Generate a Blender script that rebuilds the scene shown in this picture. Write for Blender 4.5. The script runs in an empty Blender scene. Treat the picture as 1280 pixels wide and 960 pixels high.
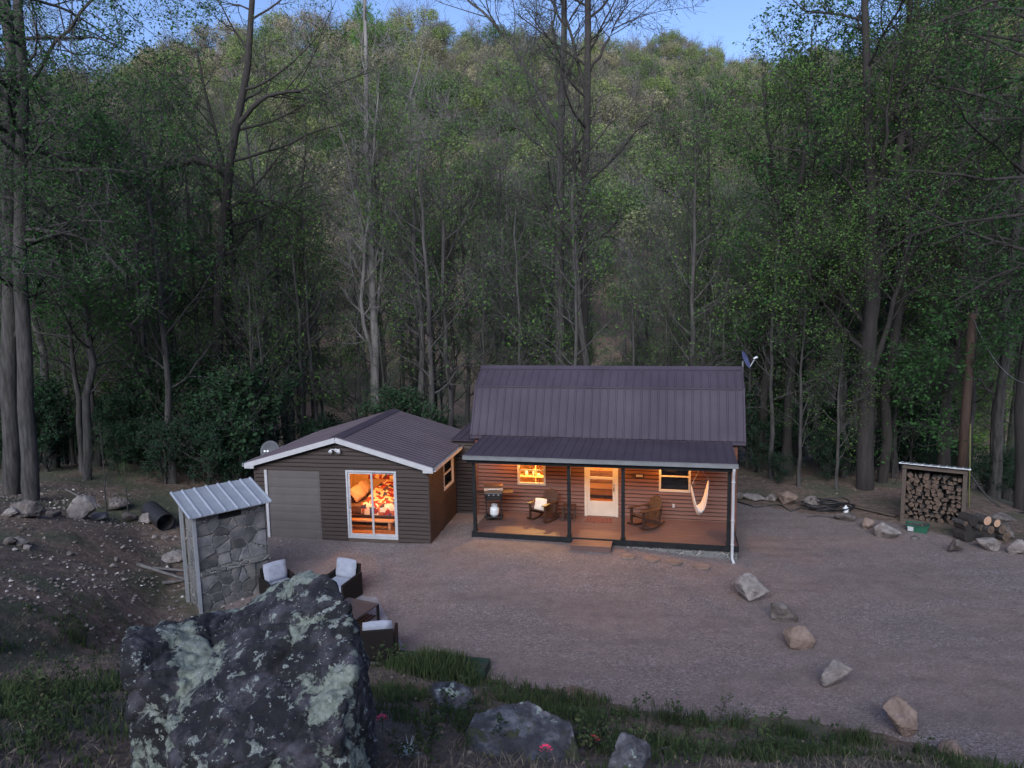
import bpy, bmesh, math, random
import numpy as np
from mathutils import Vector, Matrix, noise as mn

# ------------------------------------------------------------------ camera, sky, sun, exposure
S = bpy.context.scene
COL = S.collection
CH, CP, CR, CF = 7.6075, .123, -.0178, 908.98
cd = bpy.data.cameras.new('camera'); cam = bpy.data.objects.new('camera', cd); COL.objects.link(cam)
cd.sensor_width = 36; cd.lens = 36 * CF / 1280; cd.clip_end = 3000; cd.clip_start = .05
cam.matrix_world = Matrix.Translation((0, 0, CH)) @ Matrix.Rotation(math.pi / 2 - CP, 4, 'X') @ Matrix.Rotation(CR, 4, 'Z')
S.camera = cam
W = bpy.data.worlds.new('World'); S.world = W; W.use_nodes = True
wn, wl = W.node_tree.nodes, W.node_tree.links
sky = wn.new('ShaderNodeTexSky'); sky.sky_type = 'NISHITA'; sky.sun_disc = False
SUN_EL, SUN_AZ = math.radians(14), math.radians(194)     # broad soft skylight from behind and to the left of the camera
sky.sun_elevation = SUN_EL; sky.sun_rotation = SUN_AZ; sky.air_density = 1.0; sky.dust_density = .3; sky.ozone_density = 3.0
tint = wn.new('ShaderNodeMix'); tint.data_type = 'RGBA'; tint.blend_type = 'MULTIPLY'; tint.inputs[0].default_value = 1
tint.inputs[7].default_value = (.97, .88, 1.04, 1)
wl.new(sky.outputs[0], tint.inputs[6]); wl.new(tint.outputs[2], wn['Background'].inputs[0])
wn['Background'].inputs[1].default_value = .084
sd = bpy.data.lights.new('sun', 'SUN'); sun = bpy.data.objects.new('sun', sd); COL.objects.link(sun)
sd.energy = 3.7; sd.angle = math.radians(66); sd.color = (.97, .98, 1)
sdir = Vector((math.sin(SUN_AZ) * math.cos(SUN_EL), math.cos(SUN_AZ) * math.cos(SUN_EL), math.sin(SUN_EL)))
sun.rotation_euler = sdir.to_track_quat('Z', 'Y').to_euler()
S.view_settings.view_transform = 'Standard'; S.view_settings.look = 'None'; S.view_settings.gamma = 1
S.view_settings.exposure = 1.45
LAMP = 2.0      # watts scale of every bulb
try:
    S.cycles.use_denoising = True; S.cycles.max_bounces = 6; S.cycles.transparent_max_bounces = 8
    S.cycles.diffuse_bounces = 3; S.cycles.glossy_bounces = 2; S.cycles.sample_clamp_indirect = 6
except Exception: pass

# ------------------------------------------------------------------ pixel helpers (points on the real ground / at a real depth)
def ray(px, py):
    a, b = px - 640, py - 480
    c, s = math.cos(CR), math.sin(CR)
    a, b = a * c + b * s, -a * s + b * c
    r = (a / CF, 1, -b / CF); c, s = math.cos(CP), math.sin(CP)
    return np.array([r[0], r[1] * c + r[2] * s, -r[1] * s + r[2] * c])
def at(px, py, Y):
    r = ray(px, py); t = Y / r[1]
    return np.array([r[0] * t, Y, CH + r[2] * t])

# ------------------------------------------------------------------ terrain height
def ss(t):
    t = np.clip(t, 0, 1); return t * t * (3 - 2 * t)
rs0 = np.random.default_rng(5)
_lat = rs0.random((64, 64))
def vnoise(x, y):
    xi, yi = np.floor(x).astype(int), np.floor(y).astype(int)
    fx, fy = ss(x - xi), ss(y - yi)
    g = lambda i, j: _lat[i % 64, j % 64]
    return (g(xi, yi) * (1 - fx) + g(xi + 1, yi) * fx) * (1 - fy) + (g(xi, yi + 1) * (1 - fx) + g(xi + 1, yi + 1) * fx) * fy
def fbm(x, y, o=4):
    v, a = 0, 1.
    for i in range(o):
        v = v + a * (vnoise(x * 2 ** i + 17 * i, y * 2 ** i + 5 * i) - .5); a *= .5
    return v
def crest(pts, rc, tree):
    az, z = [], []
    for px, py in pts:
        r = ray(px, py); hd = math.hypot(r[0], r[1])
        az.append(math.atan2(r[0], r[1])); z.append(CH + rc * r[2] / hd - tree)
    return np.array(az), np.array(z)
HA = crest([(-500, 160), (-150, 120), (0, 95), (60, 88), (130, 78), (230, 50), (330, 34), (420, 30), (500, 22), (560, 24), (620, 33), (700, 42), (760, 52), (800, 72), (850, 130), (900, 185), (1000, 240), (1100, 290), (1300, 330)], 235, 9)
HB = crest([(500, 200), (700, 110), (770, 74), (800, 62), (837, 54), (870, 62), (915, 82), (960, 88), (1000, 80), (1040, 74), (1100, 74), (1300, 60), (1600, 40)], 500, 9)
HC = crest([(800, 420), (920, 330), (1000, 200), (1060, 110), (1095, 70), (1130, 40), (1173, 2), (1280, -80), (1450, -170), (1800, -250)], 215, 9)
YE = ([-40, -20, -12, -9.5, -8.3, -5, -2.4, 0, 2.6, 6, 7, 12, 20, 40], [27, 25, 22.5, 19.5, 15.8, 14.9, 14.45, 13.3, 12.3, 11.5, 11.1, 7.5, 4, 2])
GX = ([-20, -9, -4, -1, 2.6, 6.2, 40], [.3, .2, .17, .27, .24, .0, 0])
def hz(x, y):
    x = np.asarray(x, float); y = np.asarray(y, float)
    ye = np.interp(x, *YE)
    d = np.maximum(ye - y, 0)
    e = 6.05 * d / np.maximum(ye, 3) * np.clip(1.15 * d / (d + .55), 0, 1)
    e = np.where(y < 0, 6.05 + .46 * np.maximum(-y, 0), e)  # unseen hill behind the camera, added to shade the yard from the sun
    e = np.minimum(e, 29)
    yard = np.interp(x, *GX) * ss((y - 16.5) / 4)
    left = 1.0 * ss((-9.5 - x) / 7) * ss((40 - y) / 16)
    low = -5.0 * ss((y - 26.5) / 34) - 2.0 * ss((x - 16) / 8) * ss((y - 14) / 6) * ss((60 - y) / 10)
    z = np.maximum(yard + left, 0) + low + e * (y < 40)
    z = z + (.10 * fbm(x * .55, y * .55) + .05 * fbm(x * 2.1, y * 2.1, 3)) * ss((d - .1) / 1.5) + .06 * fbm(x * .8, y * .8) * ss((-8.5 - x) / 3)
    z = z + .7 * fbm(x * .09, y * .09) * ss((y - 27) / 10)
    r = np.hypot(x, y); az = np.arctan2(x, y)
    front = ss((y - 20) / 25)
    nz = fbm(x * .018, y * .018, 4)
    def hill(T, r0, rc, drop):
        zc = np.interp(az, T[0], T[1])
        t = (r - r0) / (rc - r0)
        up = -5 + (zc + 5) * np.clip(t, 0, 1) ** 1.05
        return np.where(t < 1, up, zc - drop * (r - rc)) + nz * 5 * np.clip(t, 0, 1) * np.clip(1.6 - t, .35, 1)
    h = hill(HA, 60, 235, .35)
    h = np.maximum(h, hill(HC, 62, 215, .1))
    h = np.maximum(h, np.where(r > 240, hill(HB, 150, 500, .3), -9))
    return np.where(y > 20, np.maximum(z, h * front + (1 - front) * -9), z)
def H1(x, y): return float(hz(x, y))
def hit(px, py):
    r = ray(px, py); r = r / np.linalg.norm(r); t = 2.
    while t < 400:
        p = np.array([0, 0, CH]) + r * t
        if p[2] <= H1(p[0], p[1]): break
        t += .02 + t * .002
    p[2] = H1(p[0], p[1]); return p

# ------------------------------------------------------------------ mesh / object helpers
def link(o): COL.objects.link(o); return o
def mesh_np(name, V, F, mats=(), mi=None, smooth=False, attr=None):
    """V (n,3); F list of int arrays (m,k)."""
    me = bpy.data.meshes.new(name)
    V = np.ascontiguousarray(V, np.float32)
    me.vertices.add(len(V)); me.vertices.foreach_set('co', V.ravel())
    tot = np.concatenate([np.full(len(f), f.shape[1]) for f in F]) if F else np.zeros(0, int)
    idx = np.concatenate([f.ravel() for f in F]).astype(np.int32)
    me.loops.add(len(idx)); me.loops.foreach_set('vertex_index', idx)
    me.polygons.add(len(tot))
    st = np.concatenate([[0], np.cumsum(tot)[:-1]]).astype(np.int32)
    me.polygons.foreach_set('loop_start', st)
    try: me.polygons.foreach_set('loop_total', tot.astype(np.int32))
    except Exception: pass
    for m in mats: me.materials.append(m)
    if mi is not None: me.polygons.foreach_set('material_index', np.asarray(mi, np.int32))
    me.polygons.foreach_set('use_smooth', np.full(len(tot), smooth))
    if attr is not None:
        for k, v in attr.items():
            a = me.attributes.new(k, 'FLOAT', 'FACE'); a.data.foreach_set('value', np.asarray(v, np.float32))
    me.update(calc_edges=True)
    return me
class MB:
    """collects shapes for ONE mesh"""
    def __init__(s): s.v = []; s.f = []; s.m = []; s.n = 0
    def add(s, V, F, m=0):
        s.v.append(np.asarray(V, float)); 
        for f in F: s.f.append([i + s.n for i in f]); s.m.append(m)
        s.n += len(V); return s
    def box(s, x0, x1, y0, y1, z0, z1, m=0):
        V = [(x, y, z) for z in (z0, z1) for y in (y0, y1) for x in (x0, x1)]
        return s.add(V, [(0, 2, 3, 1), (4, 5, 7, 6), (0, 1, 5, 4), (2, 6, 7, 3), (0, 4, 6, 2), (1, 3, 7, 5)], m)
    def bar(s, a, b, w, h, m=0, up=(0, 0, 1)):
        a, b, up = Vector(a), Vector(b), Vector(up)
        d = (b - a).normalized(); sx = d.cross(up)
        if sx.length < 1e-4: sx = d.cross(Vector((0, 1, 0)))
        sx.normalize(); u = sx.cross(d)
        V = [p + sx * (i * w / 2) + u * (j * h / 2) for p in (a, b) for i, j in ((-1, -1), (1, -1), (1, 1), (-1, 1))]
        return s.add([tuple(v) for v in V], [(0, 3, 2, 1), (4, 5, 6, 7), (0, 1, 5, 4), (1, 2, 6, 5), (2, 3, 7, 6), (3, 0, 4, 7)], m)
    def tube(s, pts, rad, n=8, m=0, cap=True):
        pts = [Vector(p) for p in pts]; rad = rad if hasattr(rad, '__len__') else [rad] * len(pts)
        ref = None; V = []; F = []
        for i, p in enumerate(pts):
            d = (pts[min(i + 1, len(pts) - 1)] - pts[max(i - 1, 0)]).normalized()
            if ref is None: ref = d.orthogonal().normalized()
            ref = (ref - d * ref.dot(d)); ref = ref.normalized() if ref.length > 1e-5 else d.orthogonal().normalized()
            b = d.cross(ref)
            for k in range(n):
                a = 2 * math.pi * k / n; V.append(tuple(p + (ref * math.cos(a) + b * math.sin(a)) * rad[i]))
        for i in range(len(pts) - 1):
            for k in range(n): F.append((i * n + k, i * n + (k + 1) % n, (i + 1) * n + (k + 1) % n, (i + 1) * n + k))
        if cap: F.append(tuple(range(n))[::-1]); F.append(tuple((len(pts) - 1) * n + k for k in range(n)))
        return s.add(V, F, m)
    def lathe(s, prof, c=(0, 0, 0), n=16, m=0):
        V = []; F = []
        for r, z in prof:
            for k in range(n):
                a = 2 * math.pi * k / n; V.append((c[0] + r * math.cos(a), c[1] + r * math.sin(a), c[2] + z))
        for i in range(len(prof) - 1):
            for k in range(n): F.append((i * n + k, i * n + (k + 1) % n, (i + 1) * n + (k + 1) % n, (i + 1) * n + k))
        F.append(tuple(range(n))[::-1]); F.append(tuple((len(prof) - 1) * n + k for k in range(n)))
        return s.add(V, F, m)
    def poly(s, V, m=0): return s.add(V, [tuple(range(len(V)))], m)
    def xf(s, M):
        s.v = [np.array([tuple(M @ Vector(p)) for p in v]) for v in s.v]; return s
    def build(s, name, mats, parent=None, bevel=0, smooth=False, sub=0):
        mats = mats if isinstance(mats, (list, tuple)) else [mats]
        me = bpy.data.meshes.new(name)
        me.from_pydata([tuple(p) for v in s.v for p in v], [], s.f)
        for m in mats: me.materials.append(m)
        me.polygons.foreach_set('material_index', s.m)
        me.polygons.foreach_set('use_smooth', [smooth] * len(me.polygons))
        me.update()
        o = link(bpy.data.objects.new(name, me)); o.parent = parent
        if bevel:
            b = o.modifiers.new('b', 'BEVEL'); b.width = bevel; b.segments = 2; b.limit_method = 'ANGLE'
        if sub:
            b = o.modifiers.new('s', 'SUBSURF'); b.levels = b.render_levels = sub
        return o
def tag(o, label=None, cat=None, group=None, kind=None):
    if label: o['label'] = label
    if cat: o['category'] = cat
    if group: o['group'] = group
    if kind: o['kind'] = kind
    return o
def empty(name, loc=(0, 0, 0), rz=0, label=None, cat=None, group=None):
    o = link(bpy.data.objects.new(name, None)); o.location = tuple(loc); o.rotation_euler.z = rz
    o.empty_display_size = .2
    return tag(o, label, cat, group)
def copy_tree(o, parent=None):
    c = o.copy(); COL.objects.link(c); c.parent = parent
    for ch in list(o.children): copy_tree(ch, c)
    return c

# ------------------------------------------------------------------ materials
def new_mat(name, col=(.5, .5, .5), rough=.7, metal=0., spec=.5, rand=0., objrand=0.):
    m = bpy.data.materials.new(name); m.use_nodes = True
    n = m.node_tree.nodes; b = n['Principled BSDF']
    b.inputs['Base Color'].default_value = (*col, 1); b.inputs['Roughness'].default_value = rough
    b.inputs['Metallic'].default_value = metal; b.inputs['Specular IOR Level'].default_value = spec
    return m
def N(m, t, **k):
    n = m.node_tree.nodes.new(t)
    for a, v in k.items():
        if a.startswith('i_'):
            key = a[2:]; key = int(key) if key.isdigit() else key.replace('_', ' ')
            n.inputs[key].default_value = v
        else: setattr(n, a, v)
    return n
def L(m, a, b): m.node_tree.links.new(a, b)
def P(m): return m.node_tree.nodes['Principled BSDF']
def ramp(m, fac, stops, interp='LINEAR'):
    r = N(m, 'ShaderNodeValToRGB'); r.color_ramp.interpolation = interp
    e = r.color_ramp.elements
    while len(e) < len(stops): e.new(.5)
    for i, (p, c) in enumerate(stops): e[i].position = p; e[i].color = (*c, 1) if len(c) == 3 else c
    L(m, fac, r.inputs[0]); return r.outputs[0]
def coords(m, kind='Object', scale=None):
    t = N(m, 'ShaderNodeTexCoord'); o = t.outputs[kind]
    if scale:
        mp = N(m, 'ShaderNodeMapping'); mp.inputs['Scale'].default_value = scale; L(m, o, mp.inputs[0]); o = mp.outputs[0]
    return o
def noise_n(m, vec, scale, detail=4, rough=.55):
    n = N(m, 'ShaderNodeTexNoise'); n.inputs['Scale'].default_value = scale; n.inputs['Detail'].default_value = detail
    n.inputs['Roughness'].default_value = rough
    L(m, vec, n.inputs['Vector']); return n.outputs[0]
def mixc(m, fac, a, b, bt='MIX'):
    x = N(m, 'ShaderNodeMix', data_type='RGBA', blend_type=bt)
    for s, i in ((fac, 0), (a, 6), (b, 7)):
        if isinstance(s, (int, float)): x.inputs[i].default_value = s
        elif isinstance(s, tuple): x.inputs[i].default_value = (*s, 1)
        else: L(m, s, x.inputs[i])
    return x.outputs[2]
def bump(m, h, strength=.3, dist=.02, prev=None):
    b = N(m, 'ShaderNodeBump'); b.inputs['Strength'].default_value = strength; b.inputs['Distance'].default_value = dist
    L(m, h, b.inputs['Height'])
    if prev: L(m, prev, b.inputs['Normal'])
    return b.outputs[0]
def worn(name, c0, c1, scale=3, rough=.7, metal=0, bs=.2, bd=.01, stretch=None, spec=.5, detail=6):
    m = new_mat(name, c0, rough, metal, spec); v = coords(m, 'Object', stretch)
    f = noise_n(m, v, scale, detail)
    L(m, ramp(m, f, [(.3, c0), (.7, c1)]), P(m).inputs['Base Color'])
    f2 = noise_n(m, v, scale * 7, 4)
    L(m, bump(m, f2, bs, bd), P(m).inputs['Normal'])
    return m

M = {}
M['siding'] = worn('vinyl_siding', (.026, .0155, .0135), (.038, .0235, .0205), 1.2, .7, bs=.15, bd=.003, stretch=(1, 1, 6))
M['siding_r'] = worn('cabin_siding', (.105, .040, .025), (.14, .056, .036), 1.2, .5, bs=.15, bd=.003, stretch=(1, 1, 6))
M['roof'] = worn('brown_metal_roof', (.05, .040, .055), (.068, .056, .075), .8, .62, 0, .1, .003, spec=.15)
M['roof2'] = worn('garage_metal_roof', (.07, .055, .068), (.092, .074, .09), .8, .6, 0, .1, .003, spec=.2)
M['galv'] = worn('galvanised_metal', (.42, .44, .48), (.53, .55, .58), 3, .38, .55, .1, .003)
M['white'] = worn('white_trim', (.37, .37, .39), (.45, .45, .47), 4, .5, bs=.05, bd=.002)
M['cream'] = worn('cream_trim', (.46, .42, .36), (.54, .49, .42), 4, .5, bs=.05, bd=.002)
M['gdoor'] = worn('garage_door_paint', (.088, .077, .076), (.108, .095, .093), 2, .55, bs=.05, bd=.002)
M['gutter'] = worn('gutter_grey', (.17, .18, .19), (.22, .23, .24), 3, .4, .2, .05, .002)
M['dark'] = worn('dark_painted_wood', (.008, .009, .011), (.016, .018, .020), 5, .7, bs=.2, bd=.003, spec=.2)
M['black'] = worn('black_metal', (.012, .012, .013), (.03, .03, .032), 5, .4, .3, .1, .002)
M['wicker'] = new_mat('brown_wicker', (.03, .022, .02), .75, spec=.2)
v = coords(M['wicker'], 'Object'); wv = N(M['wicker'], 'ShaderNodeTexWave', wave_type='BANDS', bands_direction='Z'); wv.inputs['Scale'].default_value = 14; wv.inputs['Distortion'].default_value = 2
L(M['wicker'], v, wv.inputs[0]); L(M['wicker'], bump(M['wicker'], wv.outputs[1], .5, .006), P(M['wicker']).inputs['Normal'])
L(M['wicker'], ramp(M['wicker'], wv.outputs[1], [(0, (.007, .006, .006)), (1, (.024, .019, .018))]), P(M['wicker']).inputs['Base Color'])
M['cushion'] = worn('pale_cushion', (.25, .27, .33), (.32, .34, .41), 9, .9, bs=.4, bd=.01)
M['wood_dark'] = worn('stained_wood', (.03, .014, .009), (.06, .029, .018), 3, .5, bs=.3, bd=.003, stretch=(1, 1, 8))
M['wood_old'] = worn('weathered_wood', (0.055, 0.04125, 0.033), (0.099, 0.077, 0.06325), 3, .85, bs=.5, bd=.005, stretch=(1, 1, 9))
M['pole'] = worn('treated_pole_wood', (.03, .017, .012), (.06, .035, .024), 3, .85, bs=.5, bd=.008, stretch=(6, 6, .6))
M['deck'] = worn('deck_boards', (.075, .042, .038), (.125, .07, .062), 2.2, .6, bs=.3, bd=.003, stretch=(.6, 7, 1))
M['concrete'] = worn('patio_slab', (.16, .165, .185), (.23, .235, .26), 2, .85, bs=.3, bd=.004)
M['bark'] = worn('bark', (.022, .02, .02), (.085, .08, .078), 2.6, .95, bs=.9, bd=.03, stretch=(5, 5, .7))
M['bark_pale'] = worn('pale_bark', (.085, .08, .08), (.18, .17, .167), 1.6, .95, bs=.8, bd=.02, stretch=(4, 4, .6))
M['bark_dark'] = worn('dark_bark', (.016, .014, .013), (.038, .032, .03), 1.6, .95, bs=.9, bd=.03, stretch=(5, 5, .7))
M['hose'] = new_mat('black_hose', (.015, .015, .017), .45)
M['rope'] = new_mat('white_rope', (.6, .55, .5), .9)
M['white_enamel'] = worn('white_enamel', (.6, .62, .65), (.7, .72, .75), 6, .35, bs=.02, bd=.001)
M['green_plastic'] = worn('green_plastic', (.012, .07, .045), (.02, .10, .062), 4, .45, bs=.1, bd=.002)
M['culvert'] = worn('black_corrugated_plastic', (.016, .016, .019), (.035, .034, .037), 5, .45, bs=.2, bd=.004)
M['straw'] = new_mat('dry_straw', (.28, .22, .15), .9)
M['lit_wall'] = worn('pine_wall', (.55, .36, .18), (.66, .45, .24), 2, .6, bs=.1, bd=.002, stretch=(5, 5, .5))
M['floor_wood'] = new_mat('wood_floor', (.4, .2, .09), .25)
v = coords(M['floor_wood'], 'Object', (1, 1, 1)); bk = N(M['floor_wood'], 'ShaderNodeTexBrick'); bk.inputs['Scale'].default_value = 1
bk.inputs['Color1'].default_value = (.42, .2, .08, 1); bk.inputs['Color2'].default_value = (.16, .065, .028, 1); bk.inputs['Mortar'].default_value = (.06, .03, .015, 1)
bk.inputs['Mortar Size'].default_value = .004; bk.inputs['Brick Width'].default_value = .9; bk.inputs['Row Height'].default_value = .09
L(M['floor_wood'], v, bk.inputs[0]); L(M['floor_wood'], bk.outputs[0], P(M['floor_wood']).inputs['Base Color'])

def glass_mat():
    m = bpy.data.materials.new('window_glass'); m.use_nodes = True; n = m.node_tree.nodes; n.remove(P(m))
    t = n.new('ShaderNodeBsdfTransparent'); g = n.new('ShaderNodeBsdfGlossy'); g.inputs['Roughness'].default_value = .03
    f = n.new('ShaderNodeFresnel'); f.inputs[0].default_value = 1.4; x = n.new('ShaderNodeMixShader')
    L(m, f.outputs[0], x.inputs[0]); L(m, t.outputs[0], x.inputs[1]); L(m, g.outputs[0], x.inputs[2])
    L(m, x.outputs[0], n['Material Output'].inputs[0]); return m
M['glass'] = glass_mat()
def emit_mat(name, col, st):
    m = new_mat(name, col, .5); P(m).inputs['Emission Color'].default_value = (*col, 1); P(m).inputs['Emission Strength'].default_value = st; return m
M['bulb'] = emit_mat('lit_bulb', (1, .55, .2), 6)

def rock_mat(name, cols, lichen=None, scale=1.2, bd=.03):
    m = new_mat(name, cols[0], .9); v = coords(m, 'Object')
    oi = N(m, 'ShaderNodeObjectInfo'); ad = N(m, 'ShaderNodeVectorMath', operation='ADD'); L(m, v, ad.inputs[0])
    sc = N(m, 'ShaderNodeMath', operation='MULTIPLY'); sc.inputs[1].default_value = 40; L(m, oi.outputs['Random'], sc.inputs[0]); L(m, sc.outputs[0], ad.inputs[1]); v = ad.outputs[0]
    f = noise_n(m, v, scale * 2, 8, .62)
    c = ramp(m, f, [(.3, cols[0]), (.5, cols[1]), (.68, cols[2])])
    h = noise_n(m, v, scale * 9, 8, .7)
    nrm = bump(m, h, .8, bd); 
    if lichen:
        for (lc, lc2, s, lo, hi) in lichen:
            a = noise_n(m, v, s, 9, .68)
            k = ramp(m, a, [(lo, (0, 0, 0)), (hi, (1, 1, 1))])
            var = noise_n(m, v, s * 9, 4, .7)
            c = mixc(m, k, c, ramp(m, var, [(.35, lc), (.6, lc2)]))
            nrm = bump(m, k, .5, .02, nrm)
    L(m, c, P(m).inputs['Base Color']); L(m, nrm, P(m).inputs['Normal']); return m
M['lichen_rock'] = rock_mat('lichen_rock', [(.004, .004, .006), (.011, .011, .015), (.075, .07, .088)],
    [((.08, .095, .082), (.21, .24, .205), 1.7, .53, .545), ((.02, .02, .025), (.05, .05, .06), 5.0, .57, .60), ((.09, .10, .10), (.28, .31, .29), 8.5, .585, .60), ((.2, .22, .22), (.45, .5, .5), 24, .63, .65)], 1.6, .03)
M['rock'] = rock_mat('grey_rock', [(0.056, 0.0464, 0.0416), (0.12, 0.1024, 0.0944), (0.264, 0.232, 0.224)], [((0.028, 0.024, 0.024), (0.056, 0.048, 0.044), 3.2, .57, .63)], 1.6, .03)
M['rock_pale'] = rock_mat('pale_rock', [(0.112, 0.0944, 0.084), (0.192, 0.168, 0.16), (0.304, 0.272, 0.26)], [((0.056, 0.048, 0.044), (0.096, 0.08, 0.072), 3.0, .58, .66)], 1.6, .03)
M['rock_brown'] = rock_mat('brown_rock', [(.12, .085, .065), (.19, .135, .11), (.27, .2, .17)], None, 1.6, .02)
M['fg_rock'] = rock_mat('slate_rock', [(.018, .018, .022), (.06, .06, .07), (.20, .20, .23)], [((.2, .25, .2), (.4, .45, .42), 2.6, .60, .63), ((.035, .04, .02), (.06, .065, .03), 1.7, .56, .6)], 2.2, .03)

def leaf_mat(name, stops, trans=.35):
    m = bpy.data.materials.new(name); m.use_nodes = True; n = m.node_tree.nodes; n.remove(P(m))
    a = N(m, 'ShaderNodeAttribute', attribute_name='lv'); oi = N(m, 'ShaderNodeObjectInfo')
    mul = N(m, 'ShaderNodeMath', operation='MULTIPLY'); mul.inputs[1].default_value = .45; L(m, a.outputs['Fac'], mul.inputs[0])
    mad = N(m, 'ShaderNodeMath', operation='MULTIPLY_ADD'); mad.inputs[1].default_value = .55; L(m, oi.outputs['Random'], mad.inputs[0]); L(m, mul.outputs[0], mad.inputs[2])
    c = ramp(m, mad.outputs[0], stops)
    d = n.new('ShaderNodeBsdfDiffuse'); t = n.new('ShaderNodeBsdfTranslucent'); x = n.new('ShaderNodeMixShader'); x.inputs[0].default_value = trans
    L(m, c, d.inputs[0]); L(m, c, t.inputs[0]); L(m, d.outputs[0], x.inputs[1]); L(m, t.outputs[0], x.inputs[2])
    L(m, x.outputs[0], n['Material Output'].inputs[0]); return m
M['leaf'] = leaf_mat('spring_leaves', [(.0, (.045, .095, .03)), (.45, (.075, .15, .045)), (.75, (.11, .20, .055)), (1, (.16, .25, .07))])
M['leaf_dark'] = leaf_mat('dark_leaves', [(.0, (.03, .075, .03)), (.5, (.05, .12, .042)), (1, (.08, .17, .055))])
M['leaf_ever'] = leaf_mat('evergreen_leaves', [(.0, (.015, .036, .022)), (.5, (.026, .056, .032)), (1, (.04, .08, .04))], .15)
M['leaf_bright'] = leaf_mat('fresh_leaves', [(.0, (.07, .15, .04)), (.5, (.10, .21, .05)), (1, (.15, .27, .07))])
M['leaf_hill'] = leaf_mat('hill_leaves', [(.0, (.055, .095, .045)), (.2, (.09, .14, .06)), (.38, (.17, .23, .08)), (.5, (.10, .15, .065)), (.62, (.21, .26, .10)), (.8, (.16, .15, .115)), (.92, (.29, .28, .16)), (1, (.21, .185, .17))])
m = M['leaf_hill']
for l_ in list(m.node_tree.links):
    if l_.from_socket.name == 'Random':
        ia = N(m, 'ShaderNodeAttribute', attribute_name='hue', attribute_type='INSTANCER'); to = l_.to_socket; m.node_tree.links.remove(l_); L(m, ia.outputs['Fac'], to)
for n_ in m.node_tree.nodes:
    if n_.type == 'MATH' and n_.operation == 'MULTIPLY': n_.inputs[1].default_value = .22
    if n_.type == 'MATH' and n_.operation == 'MULTIPLY_ADD': n_.inputs[1].default_value = .85
M['grass'] = leaf_mat('grass_blades', [(0, (.03, .05, .024)), (.5, (.055, .085, .04)), (.75, (.09, .12, .055)), (1, (.18, .16, .10))])
M['grey_leaf'] = leaf_mat('silvery_leaves', [(0, (.3, .36, .36)), (1, (.5, .56, .56))], .1)
M['pink'] = new_mat('pink_petals', (.75, .05, .12), .6)

# ------------------------------------------------------------------ ground sheets
def axis(lo, hi, step, far0, far1, g=1.11):
    a = list(np.arange(lo, hi + 1e-6, step)); d = step
    while a[-1] < far1: d = min(d * g, 9); a.append(a[-1] + d)
    d = step
    while a[0] > far0: d = min(d * g, 9); a.insert(0, a[0] - d)
    return np.array(a)
gx, gy = axis(-19, 20, .28, -520, 620), axis(1, 30, .28, -135, 860)
X, Y = np.meshgrid(gx, gy); Z = hz(X, Y)
nx, ny = len(gx), len(gy)
ii = np.arange(nx * ny).reshape(ny, nx)
Fq = np.stack([ii[:-1, :-1], ii[:-1, 1:], ii[1:, 1:], ii[1:, :-1]], -1).reshape(-1, 4)
m = M['soil'] = new_mat('soil_and_leaf_litter', (.1, .08, .06), .95)
v = coords(m, 'Object')
big = noise_n(m, v, .35, 5); fine = noise_n(m, v, 5, 8, .7); spk = noise_n(m, v, 26, 3, .6)
c = ramp(m, fine, [(.3, (0.054, 0.0378, 0.0297)), (.5, (0.1283, 0.0891, 0.0702)), (.7, (0.243, 0.1755, 0.1418))])
c2 = ramp(m, fine, [(.3, (.035, .042, .024)), (.7, (.10, .10, .062))])
c = mixc(m, ramp(m, big, [(.48, (0, 0, 0)), (.58, (1, 1, 1))]), c, c2)
c = mixc(m, ramp(m, spk, [(.66, (0, 0, 0)), (.72, (1, 1, 1))]), c, (.26, .22, .19))
L(m, c, P(m).inputs['Base Color'])
L(m, bump(m, spk, .6, .02, bump(m, fine, .9, .08)), P(m).inputs['Normal'])
g = link(bpy.data.objects.new('ground', mesh_np('ground', np.stack([X, Y, Z], -1).reshape(-1, 3), [Fq], [m], smooth=True)))
tag(g, kind='structure')
# gravel yard and driveway: a thin sheet following the ground
def yard_m(x, y):
    e = .7 * fbm(x * .9, y * .9, 5)
    return np.minimum(np.minimum(y - (np.interp(x, *YE) + .15 + e), x + np.interp(y, [18.5, 20.5], [7.2, 8.8]) - e), np.interp(x, [-9, 7.3, 8, 12, 14, 16, 40], [26, 25.4, 25.3, 23.2, 21, 19.5, 17]) + e * .8 - y)
def yard_mask(x, y): return yard_m(x, y) > 0
xs, ys = np.arange(-9.6, 26, .14), np.arange(2.5, 26.6, .14)
X, Y = np.meshgrid(xs, ys); rng = np.random.default_rng(3)
Z = hz(X, Y) + np.clip(yard_m(X, Y) * .16, -.12, .014)
nx, ny = len(xs), len(ys); ii = np.arange(nx * ny).reshape(ny, nx)
k = yard_m(X, Y) > -.7; kk = k[:-1, :-1] & k[1:, 1:] & k[:-1, 1:] & k[1:, :-1]
Fq = np.stack([ii[:-1, :-1], ii[:-1, 1:], ii[1:, 1:], ii[1:, :-1]], -1)[kk]
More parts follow.
